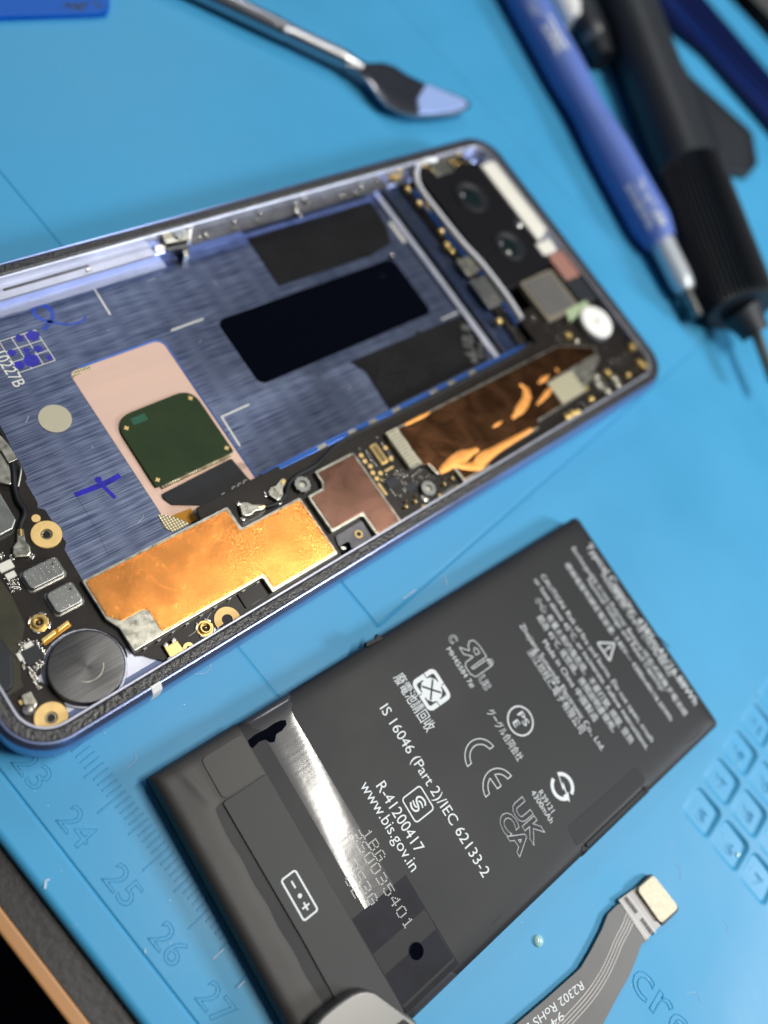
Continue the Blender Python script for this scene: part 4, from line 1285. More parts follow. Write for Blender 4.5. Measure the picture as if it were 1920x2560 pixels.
child(MB().prism(rect(3.22, 62.5, 5.9, 117), 6.5, 6.9, .1), 'grey_side_flex', 'filmgrey', PHN)
sp_ = proto('screw_and_glint', MB().lathe((0, 0), [(.7, 6.5), (.75, 7.1), (.5, 7.5), (.1, 7.6), (.01, 7.6)], 18), 'solder', PHN)
for (u, v, s_) in ((573, 518, .9), (747, 532, 1.3), (762, 500, 1.0), (860, 492, .8), (890, 483, .8), (776, 464, .8), (650, 535, .6), (585, 555, .6), (980, 638, .8), (985, 430, .7), (943, 452, .6), (720, 498, .5)):
    put(sp_, *FP.p(u, v, 7.2), 0, s_)
for k in range(16):
    put(sp_, random.uniform(3.3, 5.7), random.uniform(63, 118), 0, random.uniform(.25, .5))  # bright beads added to stand in for highlights on the clear film
for (u, v) in ((241, 672),):
    child(MB().box(FP.p(222, 675, 7.2), 6.9, 7.4, .5, .9, 0, .1), 'bright_notch', 'solder', PHN)

# ------------------------------------------------------------------ THE BATTERY
BAT = empty('battery_pack', FB)
tag(BAT, 'black removed phone battery with white printing and glossy clear tape, lying on the blue mat', 'battery')
BW, BH, BZ = 47.9, 94.1, 4.5


def brr(d, z, x0=0.0, y0=0.0, x1=BW, y1=BH, r=1.0):
    return [(x, y, z) for x, y in rrect(x0 + d, y0 + d, x1 - d, y1 - d, r, 4)]


def pillow(x0, y0, x1, y1, zt, e=0.0):
    return MB().loops([brr(.7, .15, x0, y0, x1, y1), brr(.15, .7, x0, y0, x1, y1), brr(0, 1.6, x0, y0, x1, y1), brr(0, zt - 1.5, x0, y0, x1, y1), brr(.20, zt - .85, x0, y0, x1, y1), brr(.65, zt - .38, x0, y0, x1, y1), brr(1.4, zt - .14, x0, y0, x1, y1), brr(2.6, zt - .03, x0, y0, x1, y1), brr(3.6, zt, x0, y0, x1, y1), brr(4.3, zt, x0, y0, x1, y1)], close_ends=True)


pillow(0, 0, BW, BH, BZ).build('wrap', M['bat'], BAT, 50)
for k_, (x_, y_, l_, an_) in enumerate(((2.2, 52, 9, 1.45), (3.0, 70, 7, 1.7), (46.0, 84, 6, 1.5), (45.6, 30, 8, 1.6), (22, 92.3, 9, .1), (2.4, 34, 6, 1.5))):
    child(MB().tube(smooth_pts([(x_, y_, 4.30), (x_ + l_ * .5 * cos(an_), y_ + l_ * .5 * sin(an_), 4.36), (x_ + l_ * cos(an_ + .1), y_ + l_ * sin(an_ + .1), 4.28)], 5), .12, 6), 'wrap_crease', 'bat', BAT, smooth=80)
# wrap-over end section with creases
endf = MB()
N1, N2 = 60, 26
y_end = 14.1
grid = []
random.seed(5)
for i in range(N1 + 1):
    row = []
    for j in range(N2 + 1):
        x, y = -0.12 + (BW + .24) * i / N1, -0.12 + y_end * j / N2
        d = min(x + .12, BW + .12 - x, y + .12)
        z = 4.62 - (0.0 if d > 1.6 else 1.1 * (1 - math.sqrt(max(0, 1 - ((1.6 - d) / 1.6) ** 2))))
        z += 0.014 * sin(x * .9 + 1.3 * sin(y * .7)) * min(1, d / 2) * (1 if y < 9 else .2)
        z += 0.16 * math.exp(-((y - 4.4 - .25 * (x - 4)) / .6) ** 2) * math.exp(-((x - 4.5) / 3.5) ** 2)
        z -= 0.22 * math.exp(-((y - 6.0) / 1.2) ** 2) * (1 if x > 8 else 0.3)
        row.append(endf.bm.verts.new((x, y, z)))
    grid.append(row)
for i in range(N1):
    for j in range(N2):
        endf.bm.faces.new((grid[i][j], grid[i + 1][j], grid[i + 1][j + 1], grid[i][j + 1]))
rim = [grid[i][0] for i in range(N1 + 1)] + [grid[N1][j] for j in range(1, N2 + 1)] + [grid[i][N2] for i in range(N1 - 1, -1, -1)] + [grid[0][j] for j in range(N2 - 1, 0, -1)]
lowv = [endf.bm.verts.new((v.co.x, v.co.y, 0.4)) for v in rim]
for i in range(len(rim)):
    j = (i + 1) % len(rim)
    endf.bm.faces.new((rim[i], lowv[i], lowv[j], rim[j]))
endf.build('folded_end', M['bat2'], BAT, 45)
child(MB().prism(rounded([(8.4, 6.6), (30.0, 6.9), (BW - 2, 6.7), (BW - 2, 14.05), (8.4, 14.05)], .4, 3), 4.45, 4.78, .08), 'end_label', 'bat3', BAT)
child(MB().prism(rounded([(1.6, 6.9), (8.2, 6.9), (8.2, 13.9), (1.6, 13.9)], .9, 3), 4.45, 4.72, .06), 'end_patch', 'bat2', BAT)
tp = pillow(-0.02, 14.0, BW + .02, 24.7, BZ + .03).build('clear_tape', M['tape'], BAT, 50)
# dark pieces seen through the right end of the tape
child(MB().prism(rect(32.0, 14.3, 46.4, 24.5), 4.53, 4.545), 'dark_film', 'tape_dark', tp)
child(MB().prism(rect(37.4, 14.3, 45.6, 24.3), 4.545, 4.565), 'dark_film', 'edge_film', tp)
child(MB().prism(rect(40.6, 14.4, 45.2, 24.2), 4.565, 4.59), 'film_panel', 'tape_dark', tp)
q = FB.p(1041, 2378, 4.6)
child(MB().cyl(q, 1.15, 4.585, 4.60, 28), 'punched_hole', 'glass', tp)
child(MB().ring(q, 1.25, 1.12, 4.585, 4.62, 28, .02), 'hole_rim', 'tape_dark', tp)
bl_ = FB.pl(Z1([(690, 640), (740, 600), (800, 570), (860, 530), (900, 512), (930, 510), (935, 540), (905, 580), (870, 600), (860, 650), (830, 655), (800, 635), (760, 650), (720, 690), (700, 680)], .3918, 350, 1600), 4.55)
child(MB().flat(bl_, 4.538), 'dark_blotch', 'glass', tp)
# side stickers, nick and folds
sd = FB.pl([(1408, 2052), (1580, 1885), (1612, 1942)], 4.55)
ys0, ys1 = sd[0][1], sd[2][1]
child(MB().prism(rounded([(42.6, ys0), (BW - 2.0, ys0 - .3), (BW - 2.0, ys1), (42.9, ys1 - .5)], .7, 3), 4.3, 4.53, .02), 'side_sticker', 'edge_film', BAT)
child(MB().prism(rounded([(BW - 2.2, ys0 - .3), (BW + .10, ys0), (BW + .10, ys1 - .3), (BW - 2.2, ys1)], .2, 3), 0.6, 4.42, 1.5, 5), 'side_sticker', 'edge_film', BAT)
q = (0.55, FB.p(925, 1590, 3.6)[1])
nk = MB()
nk.prism([(q[0] - .9, q[1] - 1.6), (q[0] - .2, q[1] - 1.9), (q[0] + .1, q[1] + 1.6), (q[0] - .3, q[1] + 1.5), (q[0] - 1.1, q[1] + 1.0), (q[0] - .6, q[1] + .3)], 3.2, 4.3, .1)
child(nk, 'torn_flake', 'edge_film', BAT)
ZP = 4.512


def bt(s, p0, p1, z=4.5, **kw):
    a, b = FB.p(*p0, z), FB.p(*p1, z)
    y = (a[1] + b[1]) / 2
    y = min(y, BH - 3.4)
    if kw.get('height', 2) < 1.35: kw['fat'] = -0.005
    return write('printed_text', s, (a[0], y), (b[0], y), kw.pop('zp', ZP), M[kw.pop('m', 'print')], BAT, **kw)


ang0 = 0.0
bt('Typical Capacity: 4385mAh/16.88Wh', (1467, 1362), (1746, 1755), height=1.55)
bt('Model/型號: GHF1E (1ICP6/48/92)', (1500, 1440), (1675, 1689), height=1.05)
bt('Rechargeable Li-ion Polymer Battery/可充式鋰離子電池組', (1427, 1373), (1713, 1789), height=1.05)
bt('Nominal Voltage and Rated Capacity/', (1463, 1453), (1659, 1727), height=1.05)
bt('標稱電壓和額定電容量: 3.85V— 4300mAh/16.55Wh', (1409, 1413), (1677, 1802), height=1.05)
bt('CAUTION: Risk of fire and burns. Do not open, crush', (1349, 1442), (1630, 1854), height=1.10)
bt('or heat above 45°C, or incinerate. Follow instructions.', (1330, 1453), (1619, 1872), height=1.10)
bt('小心: 有著火和灼傷危險。不要打開, 擠壓, 受熱', (1335, 1500), (1577, 1859), height=1.15)
bt('超過 45°C, 或焚燒。按照說明書使用。', (1340, 1545), (1534, 1830), height=1.15)
bt('Made in China 中國製造', (1355, 1606), (1487, 1805), height=1.15)
bt('Zhejiang Sunwoda Electronic Co., Ltd.', (1297, 1565), (1505, 1877), height=1.10)
bt('浙江欣旺達電子有限公司', (1317, 1630), (1452, 1834), height=1.30)
bt('グーグル合同会社', (1216, 1781), (1297, 1903), height=1.25)
bt('R39121', (1346, 1981), (1377, 2034), height=1.0)
bt('4300mAh', (1327, 1981), (1375, 2060), height=1.0)
bt('IS 16046 (Part 2)/IEC 62133-2', (946, 1773), (1210, 2193), height=1.75)
bt('R-41200417', (935, 1969), (1045, 2132), height=1.80)
bt('www.bis.gov.in', (897, 1966), (1030, 2180), height=1.80, zp=4.55)
bt('MH45584 7#', (1112, 1626), (1181, 1719), height=1.0)
bt('廢電池請回收', (979, 1697), (1073, 1828), height=1.75)


def logo(name):
    return MB()


def bctr(u, v): return FB.p(u, v, 4.5)


def addlogo(mb, name):
    return child(mb, name, 'print', BAT)


# warning triangle (text up = +y)
q = bctr(1521, 1620)
lg = MB().ribbon(rounded([(q[0] - 2.0, q[1] - 1.5), (q[0] + 2.0, q[1] - 1.5), (q[0], q[1] + 1.9)], .25, 3), .28, ZP, closed=True)
lg.ribbon([(q[0], q[1] + .7), (q[0], q[1] - .4)], .3, ZP); lg.flat(circ(q[0], q[1] - .9, .2, 10), ZP)
addlogo(lg, 'warning_triangle')
# PSE circle
q = bctr(1301, 1802)
addlogo(MB().ribbon(circ(q[0], q[1], 2.45, 40), .24, ZP, closed=True), 'round_mark')
write('printed_text', 'PS', (q[0] - 1.15, q[1] + .15), (q[0] + 1.25, q[1] + .15), ZP, M['print'], BAT, height=1.25)
write('printed_text', 'E', (q[0] - .55, q[1] - 1.55), (q[0] + .45, q[1] - 1.55), ZP, M['print'], BAT, height=1.25)
# ring with lightning arrow
q = bctr(1406, 1966)
lg = MB().ribbon(circ(q[0], q[1], 2.0, 20, 20, 165), .62, ZP).ribbon(circ(q[0], q[1], 2.0, 20, 200, 345), .62, ZP)
lg.ribbon([(q[0] - 2.3, q[1] + .75), (q[0] + .2, q[1] - .1), (q[0] - .1, q[1] + .3), (q[0] + 2.4, q[1] - .3)], [.1, .42, .42, .1], ZP + .002)
lg.flat([(q[0] + 1.2, q[1] - .9), (q[0] + 2.7, q[1] - .45), (q[0] + 1.3, q[1] + .35)], ZP + .004)
addlogo(lg, 'lightning_ring_mark')


def thick_outline(mb, outer, w=.13):
    mb.ribbon(ccw(outer), w, ZP, closed=True)


# CE drawn in outline
lg = MB()
c1 = bctr(1198, 1885); c2 = bctr(1243, 1960)
for c_, isE in ((c1, False), (c2, True)):
    cx, cy_ = c_[0] + .7, c_[1]
    ro, ri = 3.05, 2.15
    if not isE:
        pl_ = circ(cx, cy_, ro, 26, 95, 265) + circ(cx, cy_, ri, 22, 262, 98)
    else:
        pl_ = circ(cx, cy_, ro, 26, 95, 265) + circ(cx, cy_, ri, 12, 262, 195) + [(cx - .1, cy_ - .42), (cx - .1, cy_ + .42)] + circ(cx, cy_, ri, 12, 165, 98)
    thick_outline(lg, pl_)
addlogo(lg, 'outlined_ce_mark')
# UKCA, outlined lettering
for s, p0, p1, h in (('UK', (1280, 2017), (1330, 2108), 2.75), ('CA', (1243, 2051), (1299, 2137), 2.75)):
    a, b = FB.p(*p0, 4.5), FB.p(*p1, 4.5)
    y = (a[1] + b[1]) / 2
    write('outlined_text', s, (a[0], y), (b[0], y), ZP, M['print'], BAT, height=h, outline=.06, fat=.035)
# c-RU-us mark in outline: reversed R joined to U
a0 = bctr(1190, 1695)     # lower middle of the sign
lg = MB()


def R2(pts, o):
    return [(o[0] + x, o[1] + y) for x, y in pts]


ra, rb, rt2 = bctr(1140, 1623), bctr(1191, 1684), bctr(1220, 1636)
ox = (ra[0], (ra[1] + rb[1]) / 2)
kx, ky = (rb[0] - ra[0]) / 4.0, abs(rt2[1] - rb[1]) / 4.9


def RU(pts):
    return [(ox[0] + x * kx, ox[1] + (y + .4) * ky) for x, y in pts]


thick_outline(lg, rounded(RU([(0, 0), (1.05, 0), (2.05, 1.75), (2.05, -.0), (2.05, -.6), (2.5, -1.2), (3.6, -1.2), (4.3, -.4), (4.3, 4.4), (3.3, 4.4), (3.3, .1), (3.0, -.2), (2.95, 4.4), (1.3, 4.4), (.3, 3.9), (.1, 2.9), (.5, 2.0), (1.15, 1.7)]), .12, 2), .12)
thick_outline(lg, RU([(1.5, 2.5), (2.05, 2.5), (2.05, 3.5), (1.4, 3.5), (1.15, 3.0)]), .11)
addlogo(lg, 'outlined_component_mark')
a, b = bctr(1120, 1595), bctr(1133, 1608)
write('outlined_text', 'C', a, (a[0] + 1.15, a[1]), ZP, M['print'], BAT, height=1.5, outline=.05, fat=.03)
a, b = bctr(1195, 1698), bctr(1217, 1728)
write('outlined_text', 'US', a, (a[0] + 2.2, a[1]), ZP, M['print'], BAT, height=1.5, outline=.05, fat=.03)
q = bctr(1226, 1655)
addlogo(MB().ribbon(circ(q[0], q[1], .5, 18), .1, ZP, closed=True), 'registered_sign')
write('printed_text', 'R', (q[0] - .16, q[1] - .22), (q[0] + .17, q[1] - .22), ZP, M['print'], BAT, height=.45)
# four-loop recycling sign
q = bctr(1079, 1724)
rm = MB().flat(rrect(q[0] - 2.9, q[1] - 2.6, q[0] + 2.9, q[1] + 2.6, 1.05, 6), ZP)
rmo = addlogo(rm, 'recycling_mark')
lg = MB()
lg.ribbon([(q[0] - 1.3, q[1] - 1.2), (q[0] + 1.3, q[1] + 1.2)], .34, ZP + .002)
lg.ribbon([(q[0] - 1.3, q[1] + 1.2), (q[0] + 1.3, q[1] - 1.2)], .34, ZP + .003)
for k in range(4):
    sx_, sy_ = ((1, 1), (-1, 1), (-1, -1), (1, -1))[k]

    def R(x, y):
        return (q[0] + sx_ * x, q[1] + sy_ * y * .92)
    lg.flat([R(2.0, 2.0), R(.85, 1.95), R(1.3, 1.5), R(1.5, 1.3), R(1.95, .85)], ZP + .004)
    lg.ribbon([R(1.98, .5), R(1.98, 1.9)], .26, ZP + .005)
    lg.ribbon([R(.5, 1.98), R(1.9, 1.98)], .26, ZP + .0055)
for a0_, a1_ in (((0.35, 2.0), (0.35, 2.65)), ((2.0, -.35), (2.95, -.35)), ((-.35, -2.0), (-.35, -2.65)), ((-2.0, .35), (-2.95, .35))):
    lg.ribbon([(q[0] + a0_[0], q[1] + a0_[1]), (q[0] + a1_[0], q[1] + a1_[1])], .16, ZP + .004)
child(lg, 'mark_arrows', 'bat', rmo)

# square badge with a double loop
q = bctr(1045, 2010)
lg = MB().ribbon(rrect(q[0] - 2.05, q[1] - 1.9, q[0] + 2.05, q[1] + 1.9, .5, 4), .22, ZP, closed=True)
pts_ = [(.9, .9), (.3, 1.2), (-.5, 1.05), (-.85, .5), (-.5, .05), (.3, -.15), (.75, -.5), (.5, -1.05), (-.2, -1.2), (-.9, -.9)]
lg.ribbon(smooth_pts([(q[0] + x * 1.0, q[1] + y) for x, y in pts_], 5), .3, ZP)
lg.ribbon(smooth_pts([(q[0] + .9, q[1] + .35), (q[0] + .1, q[1] + .55), (q[0] - .3, q[1] + .3)], 4), .26, ZP + .002)
lg.ribbon(smooth_pts([(q[0] - .9, q[1] - .4), (q[0] - .1, q[1] - .6), (q[0] + .3, q[1] - .4)], 4), .26, ZP + .002)
addlogo(lg, 'square_badge')
# polarity box
q = FB.p(749, 2238, 4.8)
lg = MB().ribbon(rrect(q[0] - 3.1, q[1] - 1.2, q[0] + 3.1, q[1] + 1.2, .35, 4), .28, 4.79, closed=True)
lg.ribbon([(q[0] - 2.2, q[1]), (q[0] - 1.1, q[1])], .26, 4.79)
lg.flat(circ(q[0] + .1, q[1], .32, 14), 4.79)
lg.ribbon([(q[0] + 1.1, q[1]), (q[0] + 2.3, q[1])], .26, 4.79)
lg.ribbon([(q[0] + 1.7, q[1] - .6), (q[0] + 1.7, q[1] + .6)], .26, 4.792)
addlogo(lg, 'polarity_mark')
# dot-matrix code burnt under the tape
GL = {'0': '01110100011000110001100011000101110', '1': '00100011000010000100001000010001110', '3': '11110000010000101110000010000111110', '4': '00010001100101010010111110001000010', '5': '11111100001111000001000011000101110',
      'B': '11110100011000111110100011000111110', 'G': '01110100011000010111100011000101110', 'E': '11111100001000011110100001000011111', 'S': '01111100001000001110000010000111110', '6': '01110100001000011110100011000101110', 'A': '01110100011000111111100011000110001', 'D': '11110100011000110001100011000111110'}
dt = MB()
for s, (u, v), n in (('1BG', (905, 2085), 0), ('3S0035401', (878, 2090), 1), ('3S3G', (868, 2165), 2), ('6E', (862, 2200), 3)):
    o_ = FB.p(u, v, 4.55)
    for i, ch in enumerate(s):
        g = GL[ch]
        for r_ in range(7):
            for c_ in range(5):
                if g[r_ * 5 + c_] == '1':
                    x = o_[0] + i * 1.75 + c_ * .27
                    y = o_[1] + (6 - r_) * .24
                    if x < BW - 4 and 14.3 < y < 24.4:
                        dt.flat(quad_at((x, y), .2, .19, .17), 4.605 if x > 32 else 4.538)
child(dt, 'dot_matrix_code', 'print_dim', BAT)

# ------------------------------------------------------------------ loose flex cable (lower right)
FLX = empty('flex_cable')
tag(FLX, 'loose grey flex cable with a sandy gold end, lower right beside the battery', 'cable')
ZX = 0.9
body_px = [(1556, 2256), (1622, 2348), (1604, 2362), (1590, 2400), (1573, 2441), (1545, 2490), (1508, 2560), (1440, 2690), (1150, 2690), (1291, 2560), (1370, 2493), (1434, 2436), (1452, 2419), (1478, 2375), (1504, 2325), (1520, 2285), (1543, 2262)]
bo = child(MB().prism([FW.p(u, v, ZX) for u, v in body_px], 0.62, ZX, .04, 1), 'flex_body', 'flex', FLX)
st = child(MB().prism([FW.p(u, v, ZX + .1) for u, v in ((1546, 2250), (1594, 2216), (1656, 2310), (1614, 2352))], 0.66, ZX + .08, .03, 1), 'stiffener', 'flex_lt', FLX)
ep = [FW.p(u, v, 1.6) for u, v in ((1634, 2187), (1698, 2269), (1653, 2309), (1593, 2223))]
en = child(MB().prism(rounded(ep, .8, 5), 0.7, 1.6, .08), 'connector_end', 'beige', FLX)
child(MB().prism(rounded(inset([FW.p(u, v, 1.2) for u, v in ((1630, 2184), (1701, 2272), (1656, 2316), (1588, 2226))], -.1), .8, 4), 0.6, 0.98, .05), 'connector_shell', 'rubber', FLX)
wl_ = MB()
wl_.ribbon([FW.p(1551, 2250, 1.0), FW.p(1621, 2347, 1.0)], .13, ZX + .082, h=.02)
wl_.ribbon([FW.p(1569, 2236, 1.0), FW.p(1640, 2332, 1.0)], .13, ZX + .082, h=.02)
child(wl_, 'white_line', 'print', FLX)
hp = MB()
for (ua, va, ub, vb) in ((1558, 2247, 1585, 2283), (1598, 2300, 1626, 2338)):
    for k in range(14):
        t = k / 13
        for w_ in (0, .33, .66):
            hp.box(FW.p(ua + (ub - ua) * t + 8 * w_ + 3, va + (vb - va) * t - 6 * w_, 1.0), ZX + .08, ZX + .10, .16, .2, .6)
child(hp, 'hatch_pattern', 'glass', FLX)
tr_ = MB()
for k in range(4):
    off = k * 6.5 - 8
    pts_ = [(1592 + off * .9, 2268 + off * 1.1), (1574 + off * 0.9, 2292 + off), (1563 + off, 2318 + off * .6), (1545 + off, 2352 + off * .6), (1528 + off, 2393 + off * .6), (1505 + off, 2440 + off * .7), (1465 + off, 2498 + off * .8), (1390 + off, 2580 + off * .9), (1330 + off, 2650 + off)]
    tr_.ribbon(smooth_pts([FW.p(u, v, ZX) for u, v in pts_], 4), .2, ZX + .002 if False else ZX, h=.035)
child(tr_, 'raised_trace', 'flex_lt', FLX)
a, b = FW.p(1452, 2452, ZX), FW.p(1290, 2580, ZX)
write('printed_text', 'R2302 RoHS E31', a, b, ZX + .012, M['print'], FLX, height=1.25)
a, b = FW.p(1403, 2526, ZX), FW.p(1330, 2592, ZX)
write('printed_text', '94V-0', a, b, ZX + .012, M['print'], FLX, height=1.25)

# ------------------------------------------------------------------ grey tool end on the battery
gp = [(780, 2640), (787, 2560), (812, 2534), (846, 2507), (880, 2484), (901, 2476), (920, 2474), (940, 2479), (987, 2514), (1040, 2552), (1075, 2640)]
gt = empty('grey_tool')
tag(gt, 'rounded grey metal tool end lying on the battery at the bottom edge', 'tool')
go = child(MB().prism([FW.p(u, v, 8) for u, v in gp], 4.85, 8.0, .45, 4), 'tool_body', 'grey', gt)
child(MB().prism([FW.p(u, v, 8.1) for u, v in ((985, 2566), (1010, 2548), (1040, 2572), (1060, 2640), (975, 2640))], 8.0, 8.12, .05), 'dark_inlay', 'black', gt)

# ------------------------------------------------------------------ steel spudger (top)
SP = empty('metal_spudger')
tag(SP, 'polished steel spudger with knurled shaft and spade tip, above the phone', 'spudger')
A_, B_ = P(330, -110, 3.2), P(905, 172, 3.0)
sh = MB()
n = 150
pf = []
for k in range(n + 1):
    t = k / n
    if t < .62:
        pf.append((t, 2.15 + (.14 if k % 2 else 0), .12))
    elif t < .66:
        pf.append((t, 2.25))
    elif t < .93:
        pf.append((t, 1.95 + (.22 if k % 4 < 2 else 0)))
    else:
        pf.append((t, 1.9 - (t - .93) / .07 * .9))
sh.axis_lathe((*A_, 2.6), (*B_, 3.2), pf, 40)
child(sh, 'knurled_shaft', 'knurl', SP, smooth=50)
# blade: flat leaf with a ground bevel at the tip
out_ = [(868, 150), (890, 152), (912, 164), (955, 160), (985, 168), (1015, 188), (1055, 207), (1062, 210), (1105, 226), (1150, 243), (1172, 256), (1174, 268), (1164, 277), (1135, 284), (1090, 290), (1042, 291), (1034, 291), (1000, 284), (965, 268), (940, 242), (918, 212), (890, 186), (862, 172)]
cA_ = Vector(P(880, 164, 3.2)); cB_ = Vector(P(1170, 266, 2.2)); Lb = (cB_ - cA_).length; db = (cB_ - cA_).normalized()


def blz(x, y):
    t = (Vector((x, y)) - cA_).dot(db) / Lb
    return 3.6 - 1.1 * min(max(t, 0), 1) + 0.5 * math.exp(-((t - 1.0) / .25) ** 2)


bo_ = [FW.p(u, v, 2.9) for u, v in out_]
sp_out = rounded(bo_, .8, 3)
bl2 = MB()
cen_ = [(cA_ + db * max(0.0, min(1.0, (Vector(p) - cA_).dot(db) / Lb)) * Lb) for p in sp_out]
rings_ = []
for f_, dz in ((1.0, -.30), (1.0, 0.0), (.93, .22), (.5, .26), (.12, .28)):
    rings_.append([(c.x + (p[0] - c.x) * f_, c.y + (p[1] - c.y) * f_, blz(p[0], p[1]) + dz - (0.0 if f_ > .95 else .12 * (1 - f_))) for p, c in zip(sp_out, cen_)])
bl2.loops(rings_, close_ends=True)
child(bl2, 'spade_blade', 'steel', SP, smooth=50)
tipf = [FW.p(u, v, 3.0) for u, v in ((1062, 214), (1105, 231), (1150, 248), (1168, 260), (1162, 272), (1130, 280), (1088, 286), (1044, 287), (1040, 250))]
tf = MB()
n = len(tipf)
lo_ = [tf.bm.verts.new((x, y, blz(x, y) + .1)) for x, y in tipf]
hi_ = [tf.bm.verts.new((x * .96 + (cB_.x - 4) * .04, y * .96 + cB_.y * .04, blz(x, y) + .34 + .10 * ((Vector((x, y)) - cB_).length / 8))) for x, y in tipf]
for i_ in range(n):
    j_ = (i_ + 1) % n
    tf.bm.faces.new((lo_[i_], lo_[j_], hi_[j_], hi_[i_]))
tf.bm.faces.new(hi_)
child(tf, 'ground_tip', 'tip_reflection', SP, smooth=20)

# ------------------------------------------------------------------ lavender blue screwdriver
SD = empty('blue_screwdriver')
tag(SD, 'lavender blue screwdriver handle with white lettering and a bright steel collar', 'screwdriver')
za = 5.2
A_, B_ = P(1160, -280, za), P(1655, 606, za)
pf = []
for k in range(61):
    t = k / 60
    r = 5.2 - 0.75 * math.exp(-((t - .66) / .07) ** 2) - .45 * math.exp(-((t - .80) / .05) ** 2) * 0
    if t > .955: r -= (t - .955) / .045 * 1.3
    pf.append((t, r))
child(MB().axis_lathe((*A_, za), (*B_, za - .3), pf, 40), 'handle', 'lav', SD, smooth=60)
C_ = P(1715, 728, 4.5)
child(MB().axis_lathe((*P(1650, 597, 4.9), 4.9), (*C_, 4.6), [(0, 2.9), (.05, 3.0), (.8, 2.9), (.9, 2.7), (1, 2.1)], 32), 'steel_collar', 'collar', SD, smooth=60)
D_ = P(1745, 790, 4.2)
child(MB().axis_lathe((*C_, 4.6), (*D_, 4.3), [(0, 1.4), (1, 1.3)], 16), 'blade_shaft', 'tin_dark', SD, smooth=60)


def wrap_text(s, u0, v0, u1, v1, off_deg, h, parent, name='handle_lettering'):
    """lettering wrapped on the handle"""
    me = text_mesh(s, fat=0.03)
    xs = [v.co.x for v in me.vertices]
    x0, w = min(xs), max(xs) - min(xs)
    a, b = Vector((*A_, za)), Vector((*B_, za - .3))
    d = (b - a).normalized()
    u = d.cross(Vector((0, 0, 1))).normalized(); up = u.cross(d)
    pa, pb = Vector((*P(u0, v0, 9.5), za)), Vector((*P(u1, v1, 9.5), za))
    ta, tb = (pa - a).dot(d), (pb - a).dot(d)
    Ltot = (b - a).length
    for v in me.vertices:
        t = ta + (tb - ta) * (v.co.x - x0) / w
        f = t / Ltot
        r = 5.2 - 0.75 * math.exp(-((f - .66) / .07) ** 2) + .02
        an = radians(off_deg) + (v.co.y * h / .7 - h / 2) / r * (1 if tb < ta else -1)
        p = a + d * t + u * (r * sin(an)) + up * (r * cos(an))
        v.co = p * MM
    me.materials.clear(); me.materials.append(M['print'])
    o = bpy.data.objects.new(name, me); COL.objects.link(o); o.parent = parent
    return o


wrap_text('VESSEL', 1405, 150, 1345, 38, 34, 3.4, SD)
wrap_text('JAPAN', 1305, 28, 1288, -10, 50, 1.9, SD)
wrap_text('MADE IN JAPAN  BALL', 1652, 560, 1590, 445, 26, 2.0, SD)
wrap_text('TD-53 ESD SAFE', 1620, 560, 1555, 450, 58, 1.6, SD)

# ------------------------------------------------------------------ black electric screwdriver
ED = empty('electric_screwdriver')
tag(ED, 'black electric pen screwdriver with fine ribbed grip and steel bit', 'electric screwdriver')
ZD = 8.6
A_, R1, R2_ = P(1395, -430, ZD), P(1722, 428, ZD), P(1852, 778, ZD)
child(MB().axis_lathe((*A_, ZD), (*R1, ZD), [(0, 8.6), (.5, 8.5), (.8, 8.2), (.97, 7.9), (1, 7.8)], 56), 'barrel', 'drv', ED, smooth=60)
child(MB().axis_lathe((*R1, ZD), (*R2_, ZD), [(0, 8.2), (.015, 8.8, -.9), (.97, 8.8, -.9), (1.0, 8.0, -.1)], 96), 'ribbed_grip', 'drv', ED, smooth=20)
N1_ = P(1890, 835, 7.9)
child(MB().axis_lathe((*R2_, ZD - .1), (*N1_, 7.9), [(0, 5.0), (.1, 4.8), (.7, 3.8), (1, 3.5)], 40), 'nose_cone', 'drv', ED, smooth=60)
child(MB().axis_lathe((*N1_, 7.9), (*P(1935, 960, 7.0), 7.0), [(0, 1.3), (.5, 1.25), (1, 1.2)], 6), 'driver_bit', 'tin', ED)

# ------------------------------------------------------------------ other blurred things at the upper right
o = MB().prism(rounded([FW.p(u, v, 1.5) for u, v in ((1560, -100), (1640, 60), (1722, 195), (1877, 335), (1890, 415), (1868, 442), (1800, 425), (1560, 60), (1500, -60))], 3.4, 6), 0.0, 2.6, .6, 4)
BT2 = o.build('black_holder', M['rubber'])
tag(BT2, 'flat black rounded holder partly hidden behind the electric screwdriver', 'holder')
o = MB().prism(rounded(inset([FW.p(u, v, 3) for u, v in ((1735, 205), (1872, 335), (1882, 405), (1862, 430), (1805, 410))], 1.4), 1.0, 3), 2.6, 2.72)
child(o, 'inner_panel', 'drv', BT2)
HN = empty('black_pliers_handle')
tag(HN, 'black tool handle with a white collar, between the two screwdrivers at the top', 'tool handle')
child(MB().axis_lathe((*P(1330, -220, 5), 5), (*P(1510, 150, 4.2), 4.2), [(0, 5), (.6, 5), (.85, 4.6), (1, 3.2)], 28), 'grip', 'rubber', HN, smooth=60)
child(MB().axis_lathe((*P(1380, -60, 3.6), 3.6), (*P(1440, 62, 3.4), 3.4), [(0, 4.6), (.8, 4.6), (1, 3.6)], 24), 'white_collar', 'white', HN, smooth=60)
child(MB().lathe(P(1478, 88, 6), [(1.9, 4), (1.9, 9.1), (1.2, 9.6), (.1, 9.7)], 20), 'grey_button', 'grey', HN, smooth=60)
NT = empty('navy_pry_tool')
tag(NT, 'wide dark navy plastic pry tool with a raised ridge, at the upper right corner', 'pry tool')
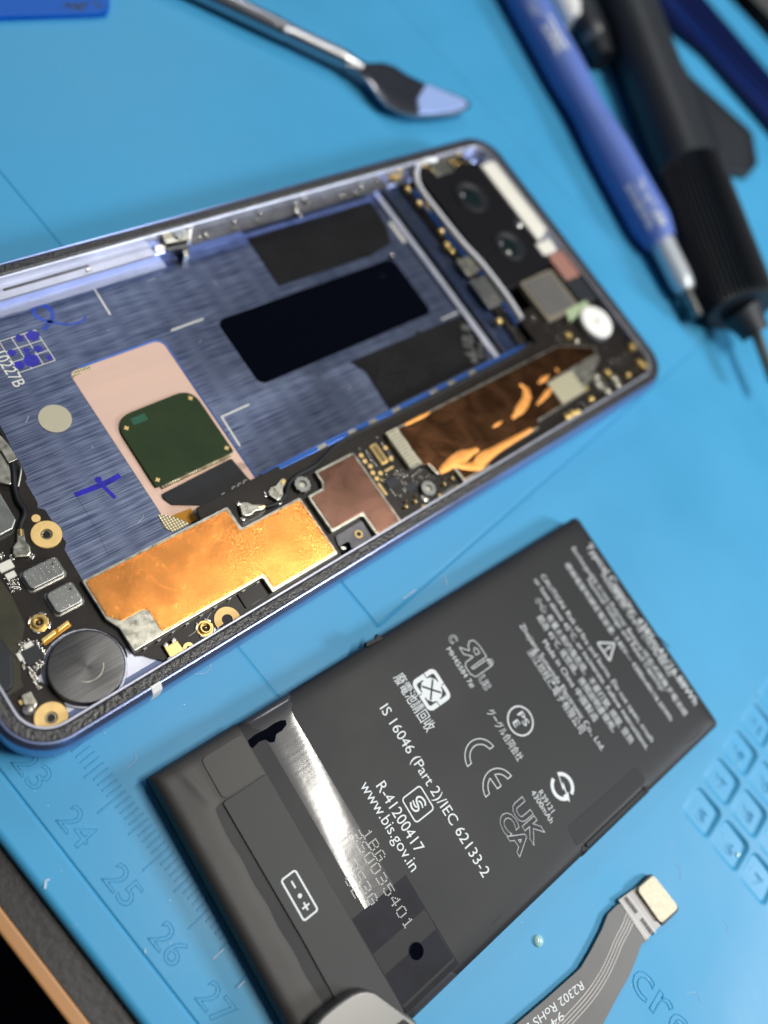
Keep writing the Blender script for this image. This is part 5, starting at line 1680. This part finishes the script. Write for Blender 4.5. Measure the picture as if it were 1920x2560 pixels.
child(MB().prism([FW.p(u, v, 3) for u, v in ((1650, -150), (1768, -4), (1920, 174), (2010, 280))] + [FW.p(u, v, 0.5) for u, v in ((2010, 440), (1935, 350), (1753, 142), (1672, 78), (1600, -20), (1540, -110))], 0.0, 3.0, .6, 3), 'blade', 'navy', NT)
child(MB().tube([(*P(1600, -110, 3.4), 3.2), (*P(1680, 0, 3.4), 3.2), (*P(1820, 150, 3.4), 3.2), (*P(1940, 272, 3.4), 3.2)], .7, 10), 'ridge', 'navy2', NT, smooth=60)
child(MB().tube([(*P(1590, -110, 2.4), 2.3), (*P(1655, -8, 2.4), 2.3), (*P(1790, 145, 2.4), 2.3), (*P(1940, 305, 2.4), 2.3)], 1.3, 10), 'side_edge', 'navy2', NT, smooth=60)
BC = MB().prism([FW.p(u, v, -2.4) for u, v in ((1800, -36), (1830, 0), (1930, 112), (2050, 240), (2050, -160), (1700, -160))], -2.45, 3, .6, 3).build('black_case', M['black'])
tag(BC, 'black case with a grey lid panel at the far upper right corner beyond the mat', 'case')
child(MB().prism([FW.p(u, v, 3.2) for u, v in ((1876, -10), (1935, 48), (2050, 150), (2050, -140), (1760, -140))], 3.0, 3.3, .2), 'lid_panel', 'grey', BC)
# royal blue card at upper left
cdp = [(-120, -160), (272, -160), (275, 12), (266, 28), (238, 31), (0, 38), (-120, 42)]
CD = MB().prism([FW.p(u, v, 1.4) for u, v in cdp], 0.0, 1.4, .2, 3).build('blue_opening_card', M['card'])
tag(CD, 'royal blue plastic opening card with a scuffed corner, cut off at the upper left', 'opening card')
sm = MB()
random.seed(9)
for k in range(26):
    q = FW.p(random.gauss(196, 22), random.gauss(15, 6), 1.42)
    rr = random.uniform(.2, .7)
    sm.flat([(q[0] + rr * random.uniform(.5, 1.2) * cos(2 * pi * j / 9), q[1] + rr * random.uniform(.5, 1.2) * sin(2 * pi * j / 9)) for j in range(9)], 1.405 + k * .0006)
child(sm, 'grime', 'smudge', CD)

# lint and scratches on the mat
ln = MB()
for pts in ([(112, 2222), (114, 2202), (124, 2198)], [(362, 2372), (364, 2384)], [(1008, 1496), (1040, 1474)], [(1110, 1440), (1118, 1462)], [(424, 2358), (426, 2360)], [(533, 2398), (560, 2372)], [(595, 2470), (612, 2452)]):
    q = [(*FW.p(u, v, 0.1), .06) for u, v in pts]
    ln.tube(q, .07 if len(pts) < 3 else .12, 6)
for k in range(150):
    q = FW.p(random.uniform(20, 1900), random.uniform(60, 2540), 0)
    if q[1] > -7.5 and q[1] < 320:
        ln.box(q, 0.0, .05, random.uniform(.03, .10), random.uniform(.04, .2), random.random() * 3)
for k in range(26):
    q = FW.p(random.uniform(20, 1900), random.uniform(1500, 2540), 0)
    if q[1] > -6:
        a_ = random.random() * 3; l_ = random.uniform(.6, 2.2)
        ln.tube(smooth_pts([(q[0], q[1], .03), (q[0] + l_ * cos(a_), q[1] + l_ * sin(a_), .06), (q[0] + 1.7 * l_ * cos(a_ + .5), q[1] + 1.7 * l_ * sin(a_ + .5), .03)], 4), .022, 5)
lo_ = ln.build('lint', M['print'])
tag(lo_, kind='stuff')
